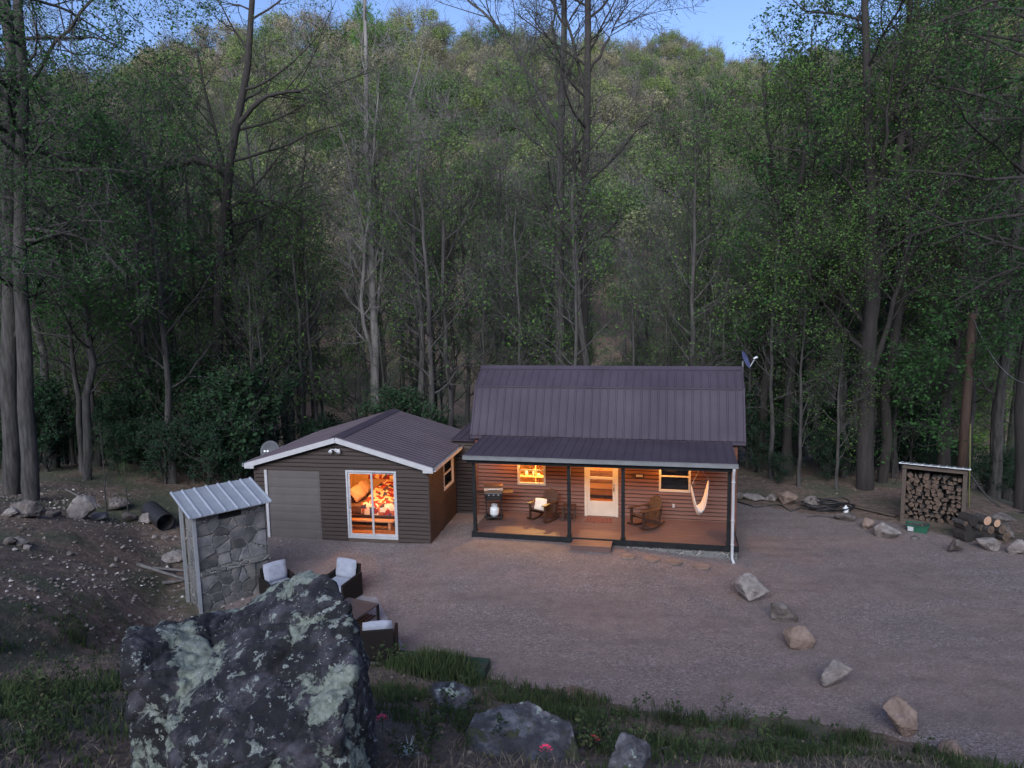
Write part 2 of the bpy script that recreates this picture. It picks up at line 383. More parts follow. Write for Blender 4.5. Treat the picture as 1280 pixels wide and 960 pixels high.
# real ruts and dips in the gravel
Z = Z + .010 * fbm(X * .25 + .1 * Y, Y * 1.1 - .3 * X) * np.clip(yard_m(X, Y), 0, 1) + .012 * fbm(X * 1.3, Y * 1.3) + .008 * np.abs(fbm(X * 6, Y * 6))
used = np.unique(Fq); remap = -np.ones(nx * ny, int); remap[used] = np.arange(len(used))
m = M['gravel'] = new_mat('crushed_gravel', (.2, .17, .16), .95)
v = coords(m, 'Object')
vo = N(m, 'ShaderNodeTexVoronoi'); vo.inputs['Scale'].default_value = 27; L(m, v, vo.inputs['Vector'])
vo2 = N(m, 'ShaderNodeTexVoronoi'); vo2.inputs['Scale'].default_value = 60; L(m, v, vo2.inputs['Vector'])
big = noise_n(m, v, .35, 5, .6); mid = noise_n(m, v, 2.2, 6, .65)
mpg = N(m, 'ShaderNodeMapping'); mpg.inputs['Rotation'].default_value = (0, 0, .35); mpg.inputs['Scale'].default_value = (.22, 1.5, 1); L(m, v, mpg.inputs[0]); trk = noise_n(m, mpg.outputs[0], 1.0, 4, .6)
hue = N(m, 'ShaderNodeSeparateColor'); L(m, vo.outputs['Color'], hue.inputs[0])
hue2 = N(m, 'ShaderNodeSeparateColor'); L(m, vo2.outputs['Color'], hue2.inputs[0])
c = ramp(m, hue.outputs[0], [(0, (0.04455, 0.03448, 0.03295)), (.45, (0.1146, 0.09405, 0.09)), (.85, (0.1846, 0.1568, 0.1521)), (1, (0.35, 0.3135, 0.3105))])
c = mixc(m, .45, c, ramp(m, hue2.outputs[0], [(0, (0.074, 0.057, 0.0544)), (.6, (0.1924, 0.1575, 0.1536)), (1, (0.37, 0.33, 0.336))]))
earth = ramp(m, mid, [(.3, (0.151, 0.1023, 0.08898)), (.7, (0.2491, 0.1776, 0.1579))])
c = mixc(m, ramp(m, big, [(.38, (.1, .1, .1)), (.62, (.55, .55, .55))]), c, earth)
c = mixc(m, ramp(m, trk, [(.45, (0, 0, 0)), (.62, (.6, .6, .6))]), c, ramp(m, mid, [(.3, (.10, .075, .07)), (.7, (.17, .135, .125))]))
L(m, c, P(m).inputs['Base Color'])
L(m, bump(m, vo.outputs['Distance'], .8, .015, bump(m, mid, .7, .04)), P(m).inputs['Normal'])
g = link(bpy.data.objects.new('gravel_yard', mesh_np('gravel_yard', np.stack([X, Y, Z], -1).reshape(-1, 3)[used], [remap[Fq]], [m], smooth=True)))
tag(g, kind='structure')

# ------------------------------------------------------------------ building helpers
def siding(mb, p0, p1, z0, z1, holes=(), lap=.125, top=None, out=.032, m=0):
    """lap siding on the vertical plane p0->p1 (outside is to the right of the direction); holes = (u0,u1,z0,z1); top(u) = roof line"""
    p0, p1 = np.array(p0, float), np.array(p1, float); Lw = np.linalg.norm(p1 - p0); d = (p1 - p0) / Lw; n = np.array([d[1], -d[0]])
    rows = int(math.ceil((z1 - z0) / lap))
    for r in range(rows):
        a, b = z0 + r * lap, min(z0 + (r + 1) * lap, z1)
        cuts = sorted({a, b} | {z for h in holes for z in h[2:] if a < z < b})
        for za, zb in zip(cuts[:-1], cuts[1:]):
            iv = [(0, Lw)]
            for h in holes:
                if h[2] < zb - 1e-6 and h[3] > za + 1e-6:
                    iv = [q for s0, s1 in iv for q in ((s0, min(s1, h[0])), (max(s0, h[1]), s1)) if q[1] - q[0] > .005]
            oa, ob = out * (1 - (za - a) / lap), out * (1 - (zb - a) / lap)
            for s0, s1 in iv:
                if top:   # keep only the part under the roof line
                    us = np.linspace(s0, s1, 60); ok = [u for u in us if top(u) >= zb - .0]
                    if len(ok) < 2: continue
                    s0, s1 = ok[0], ok[-1]
                A, B = p0 + d * s0, p0 + d * s1
                zt = zb - .027
                if zb >= b - 1e-6 and zt > za + .01:
                    og_ = out * (1 - (zt - a) / lap) + .004
                    mb.add([(*(A + n * og_), zt), (*(B + n * og_), zt), (*(B - n * .026), zt), (*(A - n * .026), zt), (*(B - n * .026), zb), (*(A - n * .026), zb)], [(0, 1, 2, 3), (3, 2, 4, 5)], m)
                else: zt = zb; og_ = ob
                V = [(*(A + n * oa), za), (*(B + n * oa), za), (*(B + n * og_), zt), (*(A + n * og_), zt)]
                F = [(0, 1, 2, 3)]
                if za == a:
                    V += [(*(A - n * .026), za), (*(B - n * .026), za)]; F.append((4, 5, 1, 0))
                mb.add(V, F, m)
def ribbed(mb, a, b, c, d, pitch=.26, rw=.035, rh=.022, th=.02, m=0):
    """metal sheet a-b (lower edge) to d-c (upper edge), with standing ribs running up the slope"""
    a, b, c, d = map(Vector, (a, b, c, d)); n = (b - a).cross(d - a).normalized()
    if n.z < 0: n = -n
    V = [a, b, c, d, a - n * th, b - n * th, c - n * th, d - n * th]
    mb.add([tuple(p) for p in V], [(0, 1, 2, 3), (7, 6, 5, 4), (0, 4, 5, 1), (1, 5, 6, 2), (2, 6, 7, 3), (3, 7, 4, 0)], m)
    W_ = (b - a).length; k = max(2, int(round(W_ / pitch)))
    for i in range(k + 1):
        t = min(max(i / k, rw / W_), 1 - rw / W_)
        p, q = a.lerp(b, t), d.lerp(c, t); sx = (b - a).normalized()
        R = [p - sx * rw, p - sx * rw * .4 + n * rh, p + sx * rw * .4 + n * rh, p + sx * rw,
             q - sx * rw, q - sx * rw * .4 + n * rh, q + sx * rw * .4 + n * rh, q + sx * rw]
        R = [r + n * .001 for r in R]
        mb.add([tuple(r) for r in R], [(0, 1, 5, 4), (1, 2, 6, 5), (2, 3, 7, 6), (0, 3, 2, 1), (4, 5, 6, 7)], m)
        # two small stiffening ridges between ribs
        if i < k:
            for s in (1 / 3, 2 / 3):
                t2 = (i + s) / k; p, q = a.lerp(b, t2), d.lerp(c, t2)
                R = [p - sx * .012, p + n * .003, p + sx * .012, q - sx * .012, q + n * .003, q + sx * .012]; R = [r + n * .0012 for r in R]
                mb.add([tuple(r) for r in R], [(0, 1, 4, 3), (1, 2, 5, 4), (0, 2, 1), (3, 4, 5)], m)
def window(parent, u0, u1, z0, z1, y, face, mat, sash=True, t=.07, name='window', dark=False):
    """face: 'front' (outside -y) at y, or 'right' (outside +x) at x=y"""
    def bx(mb, a0, a1, d0, d1, b0, b1, m=0):
        if face == 'front': mb.box(a0, a1, y - d1, y - d0, b0, b1, m)
        else: mb.box(y + d0, y + d1, a0, a1, b0, b1, m)
    f = MB(); bx(f, u0, u0 + t, -.06, .03, z0, z1); bx(f, u1 - t, u1, -.06, .03, z0, z1)
    bx(f, u0 + t, u1 - t, -.06, .03, z0, z0 + t); bx(f, u0 + t, u1 - t, -.06, .03, z1 - t, z1)
    fr = f.build(name, mat, parent, bevel=.004)
    if sash:
        s = MB(); zm = (z0 + z1) / 2; bx(s, u0 + t, u1 - t, -.03, .012, zm - .02, zm + .02); s.build('sash_rail', mat, fr)
    p = MB(); bx(p, u0 + t - .002, u1 - t + .002, -.022, -.016, z0 + t - .002, z1 - t + .002); p.build('pane', M['glass'], fr)
    return fr

# ------------------------------------------------------------------ the cabin (local frame: x along the front, y to the back)
CO, CA = (-1.2854, 21.477), -.222
cab = empty('cabin', (*CO, 0), CA, 'small brown cabin with a metal gambrel roof and a warmly lit open front porch', 'cabin')
LW, RW, D, ZF, BK = -.42, 7.85, 2.174, .443, 5.0
def cabW(x, y, z=0):
    c, s = math.cos(CA), math.sin(CA); return (CO[0] + c * x - s * y, CO[1] + s * x + c * y, z)
win1, win2, door = (.96, 1.90, 1.38, 2.36), (5.52, 6.50, 1.34, 2.34), (3.17, 4.25, ZF, 2.62)
w = MB()
ox = -LW
siding(w, (LW, D), (RW, D), .0, 3.06, [(win1[0] + ox, win1[1] + ox, win1[2], win1[3]), (win2[0] + ox, win2[1] + ox, win2[2], win2[3]), (door[0] + ox, door[1] + ox, 0, door[3])])
def gam(u):  # roof line over the depth
    y = u; yy = min(y, 2 * 3.5874 - y)
    if yy < 2.6939: return 3.05 + (yy - 1.93) * (4.60 - 3.05) / (2.694 - 1.93)
    return 4.60 + (yy - 2.694) * (5.14 - 4.60) / (3.587 - 2.694)
siding(w, (RW, D), (RW, BK), 0, 5.08, (), top=lambda u: gam(D + u) - .03)
siding(w, (LW, BK), (LW, D), 0, 5.08, (), top=lambda u: gam(BK - u) - .03)
siding(w, (RW, BK), (LW, BK), 0, 3.06)
for x in (LW - .03, RW - .05): w.box(x, x + .08, D - .035, D + .06, 0, 3.04)
w.build('wall', M['siding_r'], cab)
# narrow link wall between cabin and garage
w = MB(); siding(w, (-1.35, 2.42), (LW - .03, 2.42), .1, 2.75); w.build('link_wall', M['siding'], cab)
w = MB(); ribbed(w, (-1.35, 2.25, 2.78), (LW - .03, 2.25, 2.78), (LW - .03, 4.6, 2.95), (-1.35, 4.6, 2.95)); w.build('link_roof', M['roof'], cab)
# gambrel roof
r = MB(); x0, x1 = -.56, 8.10
ribbed(r, (x0, 1.93, 3.05), (x1, 1.93, 3.05), (x1, 2.70, 4.605), (x0, 2.70, 4.605))
ribbed(r, (x0, 2.66, 4.60), (x1, 2.66, 4.60), (x1, 3.587, 5.14), (x0, 3.587, 5.14))
yb = lambda y: 2 * 3.587 - y
ribbed(r, (x1, yb(1.93), 3.05), (x0, yb(1.93), 3.05), (x0, yb(2.70), 4.605), (x1, yb(2.70), 4.605))
ribbed(r, (x1, yb(2.66), 4.60), (x0, yb(2.66), 4.60), (x0, 3.587, 5.14), (x1, 3.587, 5.14))
ro = r.build('roof', M['roof'], cab)
r = MB(); r.add([(x0 - .01, 3.42, 5.07), (x1 + .01, 3.42, 5.07), (x1 + .01, 3.587, 5.18), (x0 - .01, 3.587, 5.18), (x0 - .01, 3.754, 5.07), (x1 + .01, 3.754, 5.07)], [(0, 1, 2, 3), (3, 2, 5, 4)])
r.box(x0 - .012, x1 + .012, 2.635, 2.655, 4.54, 4.60)
r.build('ridge_cap', M['roof'], ro)
r = MB()
for x in (x0 + .005, x1 - .035):
    for a, b in (((1.95, 3.0), (2.70, 4.52)), ((2.70, 4.52), (3.587, 5.07)), ((3.587, 5.07), (yb(2.70), 4.52)), ((yb(2.70), 4.52), (yb(1.95), 3.0))):
        r.bar((x + .015, a[0], a[1]), (x + .015, b[0], b[1]), .03, .12)
r.box(x0, x1, 1.95, 1.975, 2.93, 3.03)
r.build('roof_trim', M['roof'], cab)
# porch roof, gutter, downspout
r = MB(); ribbed(r, (-.15, -.26, 2.87), (7.69, -.26, 2.87), (7.69, 2.16, 3.02), (-.15, 2.16, 3.02)); r.build('porch_roof', M['roof'], cab)
c = MB(); c.box(-.10, 7.64, -.14, 2.15, 2.735, 2.755)
for k in range(12): c.box(.0 + k * .66, .05 + k * .66, -.13, 2.14, 2.757, 2.83)
c.build('porch_ceiling', M['wood_old'], cab)
c = MB(); c.box(-.1, 7.64, -.13, -.03, 2.60, 2.733); c.build('porch_beam', M['dark'], cab)
c = MB(); c.box(-.17, 7.71, -.30, -.292, 2.74, 2.865); c.box(-.17, 7.71, -.292, -.17, 2.74, 2.748); c.box(-.17, 7.71, -.178, -.17, 2.748, 2.84)
for x in (-.17, 7.70): c.box(x, x + .01, -.292, -.178, 2.748, 2.85)
c.box(-.17, 7.71, -.312, -.3, 2.85, 2.868)
gt = c.build('gutter', M['gutter'], cab)
c = MB(); c.tube([(7.60, -.24, 2.74), (7.60, -.24, 2.66), (7.60, -.15, 2.5), (7.60, -.12, 2.4), (7.60, -.12, .30), (7.60, -.14, .12), (7.64, -.32, .04)], .043, 10)
for z in (2.3, 1.2, .5): c.box(7.55, 7.65, -.17, -.07, z, z + .03)
c.build('downspout', M['white'], cab, smooth=True)
# posts
for x in (.08, 2.97, 4.55, 7.50):
    c = MB(); c.box(x - .05, x + .05, .0, .1, ZF, 2.6); c.box(x - .07, x + .07, -.02, .12, ZF, ZF + .05); c.build('post', M['dark'], cab, bevel=.006)
# deck
c = MB(); nb = 15; bw = 2.15 / nb
for k in range(nb): c.box(0, RW - .1, .0 + k * bw + .004, (k + 1) * bw - .004, ZF - .03, ZF)
c.build('porch_deck', M['deck'], cab, bevel=.003)
c = MB(); c.box(-.02, RW - .08, -.04, -.001, .28, ZF - .005); c.box(-.02, 0 - .001, 0, D - .05, .28, ZF - .005); c.box(RW - .1, RW - .06, .0, D - .05, .28, ZF - .005); c.box(.0, RW - .12, .05, D - .1, .30, ZF - .035)
c.build('deck_skirt', M['dark'], cab)
m = M['stone_wall'] = new_mat('mortared_stone', (.2, .2, .2), .85)
v = coords(m, 'Object'); nz_ = noise_n(m, v, 2.5, 3)
ad = N(m, 'ShaderNodeVectorMath', operation='MULTIPLY_ADD'); ad.inputs[1].default_value = (.25, .25, .25); L(m, nz_, ad.inputs[0]); L(m, v, ad.inputs[2])
vo = N(m, 'ShaderNodeTexVoronoi', feature='DISTANCE_TO_EDGE'); vo.inputs['Scale'].default_value = 3.6; L(m, ad.outputs[0], vo.inputs['Vector'])
vc = N(m, 'ShaderNodeTexVoronoi'); vc.inputs['Scale'].default_value = 3.6; L(m, ad.outputs[0], vc.inputs['Vector'])
sp = N(m, 'ShaderNodeSeparateColor'); L(m, vc.outputs['Color'], sp.inputs[0])
st = mixc(m, .5, ramp(m, sp.outputs[0], [(0, (.06, .065, .07)), (.5, (.12, .125, .13)), (1, (.2, .19, .18))]), ramp(m, noise_n(m, v, 9, 6, .65), [(.3, (.07, .072, .078)), (.7, (.2, .195, .19))]))
L(m, mixc(m, ramp(m, vo.outputs['Distance'], [(.02, (1, 1, 1)), (.045, (0, 0, 0))]), st, (.27, .26, .25)), P(m).inputs['Base Color'])
L(m, bump(m, ramp(m, vo.outputs['Distance'], [(.0, (0, 0, 0)), (.09, (1, 1, 1))]), .9, .03, bump(m, noise_n(m, v, 14, 5), .5, .02)), P(m).inputs['Normal'])
c = MB(); c.box(2.5, RW - .1, .02, .2, -.15, .285); c.box(RW - .28, RW - .1, .2, D, -.15, .285); c.build('foundation', M['stone_wall'], cab)
# windows and door
window(cab, *win1, D, 'front', M['cream'])
window(cab, *win2, D, 'front', M['cream'])
x0, x1, z0, z1 = door
d_ = MB(); d_.box(x0, x0 + .09, D - .05, D + .08, z0, z1); d_.box(x1 - .09, x1, D - .05, D + .08, z0, z1); d_.box(x0 + .09, x1 - .09, D - .05, D + .08, z1 - .09, z1)
df = d_.build('door_frame', M['cream'], cab, bevel=.004)
d_ = MB(); a0, a1, t = x0 + .092, x1 - .092, .085
d_.box(a0, a0 + t, D - .03, D + .01, z0 + .01, z1 - .1); d_.box(a1 - t, a1, D - .03, D + .01, z0 + .01, z1 - .1)
d_.box(a0 + t, a1 - t, D - .028, D + .008, z0 + .01, z0 + .50); d_.box(a0 + t + .06, a1 - t - .06, D - .036, D - .028, z0 + .1, z0 + .42)
d_.box(a0 + t, a1 - t, D - .03, D + .01, 1.66, 1.74); d_.box(a0 + t, a1 - t, D - .03, D + .01, z1 - .19, z1 - .1)
dr = d_.build('door', M['cream'], cab, bevel=.004)
p = MB(); p.box(a0 + t, a1 - t, D - .012, D - .006, z0 + .5, 1.66); p.build('pane', M['glass'], dr)
p = MB(); p.box(a0 + t, a1 - t, D - .012, D - .006, 1.74, z1 - .19); p.build('pane', M['glass'], dr)
p = MB(); p.tube([(a1 - .045, D - .03, 1.42), (a1 - .045, D - .075, 1.42), (a1 - .045, D - .075, 1.30), (a1 - .045, D - .03, 1.30)], .012, 8); p.lathe([(.03, -.005), (.03, .005)], (a1 - .045, D - .04, 1.5), 10); p.build('handle', M['black'], dr)
p = MB(); p.box(5.94, 6.02, D - .04, D - .02, .84, .96); p.box(5.95, 6.01, D - .06, D - .04, .85, .95); p.build('outlet_cover', M['white'], cab, bevel=.004)
# interior shell of the cabin
p = MB()
p.box(LW + .15, 4.85, BK - .12, BK - .09, ZF, 3.0); p.box(LW + .12, LW + .15, D + .14, BK - .09, ZF, 3.0); p.box(4.85, 4.9, D + .14, BK - .09, ZF, 3.0)
p.box(LW + .12, 4.9, D + .10, BK - .09, 2.98, 3.01)
p.box(2.35, 2.4, D + 1.2, BK - .12, ZF, 2.98)
hs = [(LW + .15, win1[0]), (win1[1], door[0]), (door[1], 4.85)]
for a, b in hs: p.box(a, b, D + .10, D + .12, ZF, 2.98)
p.box(win1[0], win1[1], D + .10, D + .12, ZF, win1[2]); p.box(win1[0], win1[1], D + .10, D + .12, win1[3], 2.98)
p.box(door[0], door[1], D + .10, D + .12, door[3], 2.98)
p.build('interior_wall', M['lit_wall'], cab)
p = MB(); p.box(LW + .12, RW - .1, D + .12, BK - .1, ZF - .02, ZF + .005); p.build('interior_floor', M['floor_wood'], cab)
p = MB(); p.box(4.93, RW - .12, D + .9, D + .93, ZF, 2.98); p.build('room_divider', M['dark'], cab)

def lamp(name, lab, x, y, z, toW, power, col=(1, .43, .12), r=.05, kind='porch'):
    o = empty(name, toW(x, y, z), 0, lab, 'ceiling lamp')
    c = MB(); c.lathe([(.06, 0), (.065, -.02), (.03, -.03), (.03, -.05)], (0, 0, 0), 16); c.build('lamp_base', M['black'], o, smooth=True)
    c = MB(); c.lathe([(.022, -.05), (.045, -.08), (.05, -.11), (.04, -.145), (.012, -.165)], (0, 0, 0), 14); b = c.build('bulb', M['bulb'], o, smooth=True)
    ld = bpy.data.lights.new('bulb_light', 'POINT'); ld.energy = power * LAMP; ld.color = col; ld.shadow_soft_size = r
    lo = link(bpy.data.objects.new('bulb_light', ld)); lo.parent = o; lo.location = (0, 0, -.26)
    return o
lamp('ceiling_lamp', 'small warm bulb under the porch ceiling in front of the door', 3.75, 1.2, 2.733, cabW, 20)
lamp('ceiling_lamp', 'small warm bulb under the porch ceiling between grill and window', .75, 1.8, 2.733, cabW, 15)
lamp('ceiling_lamp', 'small warm bulb under the porch ceiling left of the hammock chair', 5.9, 1.8, 2.733, cabW, 19)
lamp('ceiling_lamp', 'bright kitchen bulb hanging inside behind the small lit window', 1.5, 3.0, 2.975, cabW, 95, (1, .58, .18))
lamp('ceiling_lamp', 'warm bulb on the ceiling inside behind the glass door', 3.4, 3.2, 2.975, cabW, 34, (1, .48, .18))

# ------------------------------------------------------------------ the garage
GO, GA = (-8.0308, 22.0714), -.1825
def garW(x, y, z=0):
    c, s = math.cos(GA), math.sin(GA); return (GO[0] + c * x - s * y, GO[1] + s * x + c * y, z)
gar = empty('garage', (*GO, 0), GA, 'brown sided garage with low gable roof, pale roller door and lit sliding glass door', 'garage')
GW, GL, GE, GP, ZG = 5.5945, 4.93, 2.60, 3.40, .175
slid, gdo = (3.0, 4.60, .30, 2.42), (.42, 2.14, .20, 2.36)
gwin = (1.56, 2.78, 1.40, 2.40)
gtop = lambda u: GE + (GP - GE) * (1 - abs(u - GW / 2) / (GW / 2)) + .03
w = MB()
siding(w, (0, 0), (GW, 0), ZG - .05, GP + .06, [(slid[0], slid[1], slid[2] - .1, slid[3]), (gdo[0] - .09, gdo[1], 0, gdo[3])], top=gtop)
siding(w, (GW, 0), (GW, GL), ZG - .05, GE + .04, [gwin])
siding(w, (GW, GL), (0, GL), ZG - .05, GP + .06, (), top=gtop)
siding(w, (0, GL), (0, 0), ZG - .05, GE + .04)
for x, y in ((-.02, -.02), (GW - .05, -.02), (GW - .05, GL - .05), (-.02, GL - .05)): w.box(x, x + .075, y, y + .075, ZG - .06, GE)
w.build('wall', M['siding'], gar)
r = MB(); ov, og = .19, .19
sl = (GP - GE) / (GW / 2); ze = GE + .06 - sl * ov
for s in (0, 1):
    if s == 0: ribbed(r, (-ov, GL + .1, ze), (-ov, -og, ze), (GW / 2, -og, GP + .06), (GW / 2, GL + .1, GP + .06), .24, .03, .018)
    else: ribbed(r, (GW + ov, -og, ze), (GW + ov, GL + .1, ze), (GW / 2, GL + .1, GP + .06), (GW / 2, -og, GP + .06), .24, .03, .018)
ro = r.build('roof', M['roof2'], gar)
r = MB(); r.add([(GW / 2 - .22, -og - .012, GP + .025), (GW / 2, -og - .012, GP + .10), (GW / 2 + .22, -og - .012, GP + .025), (GW / 2 - .22, GL + .12, GP + .025), (GW / 2, GL + .12, GP + .10), (GW / 2 + .22, GL + .12, GP + .025)], [(0, 1, 4, 3), (1, 2, 5, 4)])
r.build('ridge_cap', M['roof'], ro)
r = MB()
for s in (-1, 1):
    xe = -ov if s < 0 else GW + ov
    r.bar((xe, -og - .02, ze - .085), (GW / 2, -og - .02, GP - .03), .035, .15)
    r.box(min(xe, xe - s * .02), max(xe, xe - s * .02), -og, GL + .08, ze - .15, ze - .025)
r.box(-ov - .02, .1, -og - .03, -og + .01, ze - .17, ze - .02); r.box(GW - .1, GW + ov + .02, -og - .03, -og + .01, ze - .17, ze - .02)
r.build('fascia_trim', M['white'], gar)
for a_, b_ in ((-ov, -.01), (GW + .02, GW + ov - .02)):
    r = MB(); r.box(a_, b_, -og + .02, GL, ze - .15, ze - .14); r.build('soffit', M['gutter'], gar)
r = MB(); r.box(GW + ov, GW + ov + .1, -og, GL + .05, ze - .125, ze - .115); r.box(GW + ov + .092, GW + ov + .1, -og, GL + .05, ze - .115, ze - .02)
r.build('gutter', M['white'], gar); r = MB(); r.box(-ov - .1, -ov, -og, GL + .05, ze - .125, ze - .115); r.box(-ov - .1, -ov - .092, -og, GL + .05, ze - .115, ze - .02); r.build('gutter', M['white'], gar)
# garage door of four panels rows
g_ = MB(); g_.box(gdo[0], gdo[1], .03, .06, gdo[2] - .02, gdo[3])
rows = 4; hgt = (gdo[3] - gdo[2]) / rows
for k in range(rows):
    za = gdo[2] + k * hgt
    g_.box(gdo[0] + .01, gdo[1] - .01, .012, .03, za + .008, za + hgt - .008)
    for j in range(2):
        zz = za + .07 + j * (hgt / 2 - .02); g_.box(gdo[0] + .05, gdo[1] - .05, .002, .012, zz, zz + hgt / 2 - .09)
gd = g_.build('garage_door', M['gdoor'], gar, bevel=.004)
g_ = MB(); g_.box(gdo[0] - .09, gdo[0] - .003, -.03, .06, gdo[2] - .06, gdo[3] + .0); g_.build('door_jamb', M['white'], gar, bevel=.003)
g_ = MB(); g_.box(gdo[0] - .05, gdo[1] + .05, -.1, .1, ZG - .15, gdo[2] - .025); g_.build('door_sill', M['concrete'], gar)
g_ = MB(); g_.box(slid[0] + .0, slid[1], .0, .15, ZG - .1, slid[2] - .005); g_.build('door_threshold', M['wood_old'], gar)
# sliding door
a0, a1, b0, b1 = slid
s = MB(); t = .055
s.box(a0, a0 + t, -.03, .09, b0, b1); s.box(a1 - t, a1, -.03, .09, b0, b1); s.box(a0 + t, a1 - t, -.03, .09, b1 - t, b1); s.box(a0 + t, a1 - t, -.03, .09, b0, b0 + .06)
sf = s.build('sliding_door', M['white'], gar, bevel=.004)
xm = (a0 + a1) / 2
for q0, q1, yy in ((a0 + t + .003, xm + .04, .0), (xm - .04, a1 - t - .003, .045)):
    s = MB(); e = .058; z0, z1 = b0 + .062, b1 - t - .003
    s.box(q0, q0 + e, yy, yy + .035, z0, z1); s.box(q1 - e, q1, yy, yy + .035, z0, z1); s.box(q0 + e, q1 - e, yy, yy + .035, z0, z0 + .075); s.box(q0 + e, q1 - e, yy, yy + .035, z1 - e, z1)
    sp_ = s.build('door_panel', M['white'], sf, bevel=.003)
    # panes are sub-parts of the sliding door beside their panels
    s = MB(); s.box(q0 + e, q1 - e, yy + .014, yy + .02, z0 + .075, z1 - e); s.build('pane', M['glass'], sf)
s = MB(); s.tube([(a0 + .095, -.002, 1.25), (a0 + .095, -.05, 1.25), (a0 + .095, -.05, 1.5), (a0 + .095, -.002, 1.5)], .012, 8); s.build('handle', M['white'], sf, smooth=True)
window(gar, *gwin, GW + .0, 'right', M['white'])
# flood light under the gable
for k, (x, sgn) in enumerate(((2.60, -1), (2.86, 1))): pass
s = MB(); s.lathe([(.05, 0), (.05, .03)], (0, 0, 0), 12); s.xf(Matrix.Translation((2.73, -.015, 3.03)) @ Matrix.Rotation(math.pi / 2, 4, 'X'))
fl = s.build('flood_light', M['white'], gar)
for x in (2.60, 2.86):
    s = MB(); s.lathe([(.022, 0), (.03, .03), (.06, .10), (.062, .12), (.05, .121)], (0, 0, 0), 14)
    s.xf(Matrix.Translation((x, -.06, 3.06)) @ Matrix.Rotation(math.radians(130), 4, 'X')); s.bar((2.73, -.04, 3.03), (x, -.05, 3.06), .02, .02); s.build('lamp_head', M['white_enamel'], fl, smooth=True)
# interior room
RX0, RX1, RY1, RZ = 1.3, GW - .12, 3.4, ZG + .12
r = MB()
r.box(RX0 - .03, RX0, .12, RY1, RZ, 2.55); r.box(RX0, RX1, RY1, RY1 + .03, RZ, 2.55)
for a, b, c0, c1 in ((.12, gwin[0], RZ, 2.55), (gwin[1], RY1, RZ, 2.55), (gwin[0], gwin[1], RZ, gwin[2]), (gwin[0], gwin[1], gwin[3], 2.55)): r.box(RX1, RX1 + .03, a, b, c0, c1)
for a, b, c0, c1 in ((RX0, slid[0], RZ, 2.55), (slid[1], RX1, RZ, 2.55), (slid[0], slid[1], slid[3], 2.55)): r.box(a, b, .10, .12, c0, c1)
r.box(RX0, RX1, .12, RY1, 2.55, 2.58)
r.build('interior_wall', M['lit_wall'], gar)
r = MB(); r.box(RX0, RX1, .10, RY1, RZ - .03, RZ); r.build('interior_floor', M['floor_wood'], gar)
lamp('ceiling_lamp', 'warm bulb on the bedroom ceiling behind the sliding glass door', 3.2, 1.2, 2.545, garW, 30, (1, .43, .13))

# bed seen through the sliding door
m = M['quilt'] = new_mat('patchwork_quilt', (.3, .1, .1), .9)
v = coords(m, 'Object'); vo = N(m, 'ShaderNodeTexVoronoi', distance='CHEBYCHEV'); vo.inputs['Scale'].default_value = 7; L(m, v, vo.inputs['Vector'])
sp = N(m, 'ShaderNodeSeparateColor'); L(m, vo.outputs['Color'], sp.inputs[0])
L(m, ramp(m, sp.outputs[0], [(0, (.28, .03, .03)), (.25, (.75, .6, .4)), (.45, (.04, .05, .12)), (.62, (.5, .12, .05)), (.8, (.8, .7, .5)), (.9, (.1, .05, .05))], 'CONSTANT'), P(m).inputs['Base Color'])
M['pillow'] = worn('pillow_cloth', (.40, .26, .19), (.5, .34, .25), 7, .9, bs=.3, bd=.01)
M['mattress'] = worn('dark_bedding', (.10, .06, .05), (.15, .09, .07), 6, .9, bs=.3, bd=.01)
def pillow_mb(w, h, t, n=10):
    mb = MB(); V = []; F = []
    for s in (1, -1):
        for j in range(n + 1):
            for i in range(n + 1):
                u, v_ = i / n * 2 - 1, j / n * 2 - 1
                e = (max(0, 1 - u ** 4) * max(0, 1 - v_ ** 4)) ** .45
                k = 1 - .08 * (abs(u) ** 2 * abs(v_) ** 2)
                V.append((u * w / 2 * k * (1 - .05 * (1 - abs(v_))), v_ * h / 2 * k, s * t / 2 * e + .008 * math.sin(u * 9 + v_ * 5)))
    o = (n + 1) ** 2
    for b in (0, o):
        for j in range(n):
            for i in range(n):
                a = b + j * (n + 1) + i; q = (a, a + 1, a + n + 2, a + n + 1); F.append(q if b == 0 else q[::-1])
    return mb.add(V, F)
bed = empty('bed', garW(3.35, 2.2, RZ), GA, 'bed with a patchwork quilt seen through the sliding glass door', 'bed')
s = MB(); s.box(-1.1, 1.05, -.95, -.9, .1, .34); s.box(-1.1, 1.05, .9, .95, .1, .34); s.box(-1.15, -1.1, -1, 1, 0, .95); s.box(1.05, 1.1, -1, 1, 0, .6)
for z in (.25, .4): s.box(-1.1, 1.05, -1.0, -.95, z - .12, z - .05)
s.build('bed_frame', M['wood_dark'], bed, bevel=.01)
s = MB(); s.box(-1.08, 1.03, -.9, .9, .34, .62); s.build('mattress', M['mattress'], bed, bevel=.05)
V = []; nq = 24
for j in range(nq + 1):
    for i in range(nq + 1):
        u = -.45 + 1.5 * i / nq; v_ = -1.12 + 2.1 * j / nq
        z = .72 + .22 * max(0, v_ + .2) + .04 * math.sin(u * 11 + v_ * 4) + .05 * fbm(np.array(u * 3.), np.array(v_ * 3.)) * 2
        y = v_
        if v_ < -.9: z = .66 - (-.9 - v_) * 1.6; y = -.93 - .03 * math.sin(u * 16)
        V.append((u, y, float(z)))
s = MB(); s.add(V, [(j * (nq + 1) + i, j * (nq + 1) + i + 1, (j + 1) * (nq + 1) + i + 1, (j + 1) * (nq + 1) + i) for j in range(nq) for i in range(nq)])
s.build('quilt', M['quilt'], bed, smooth=True)
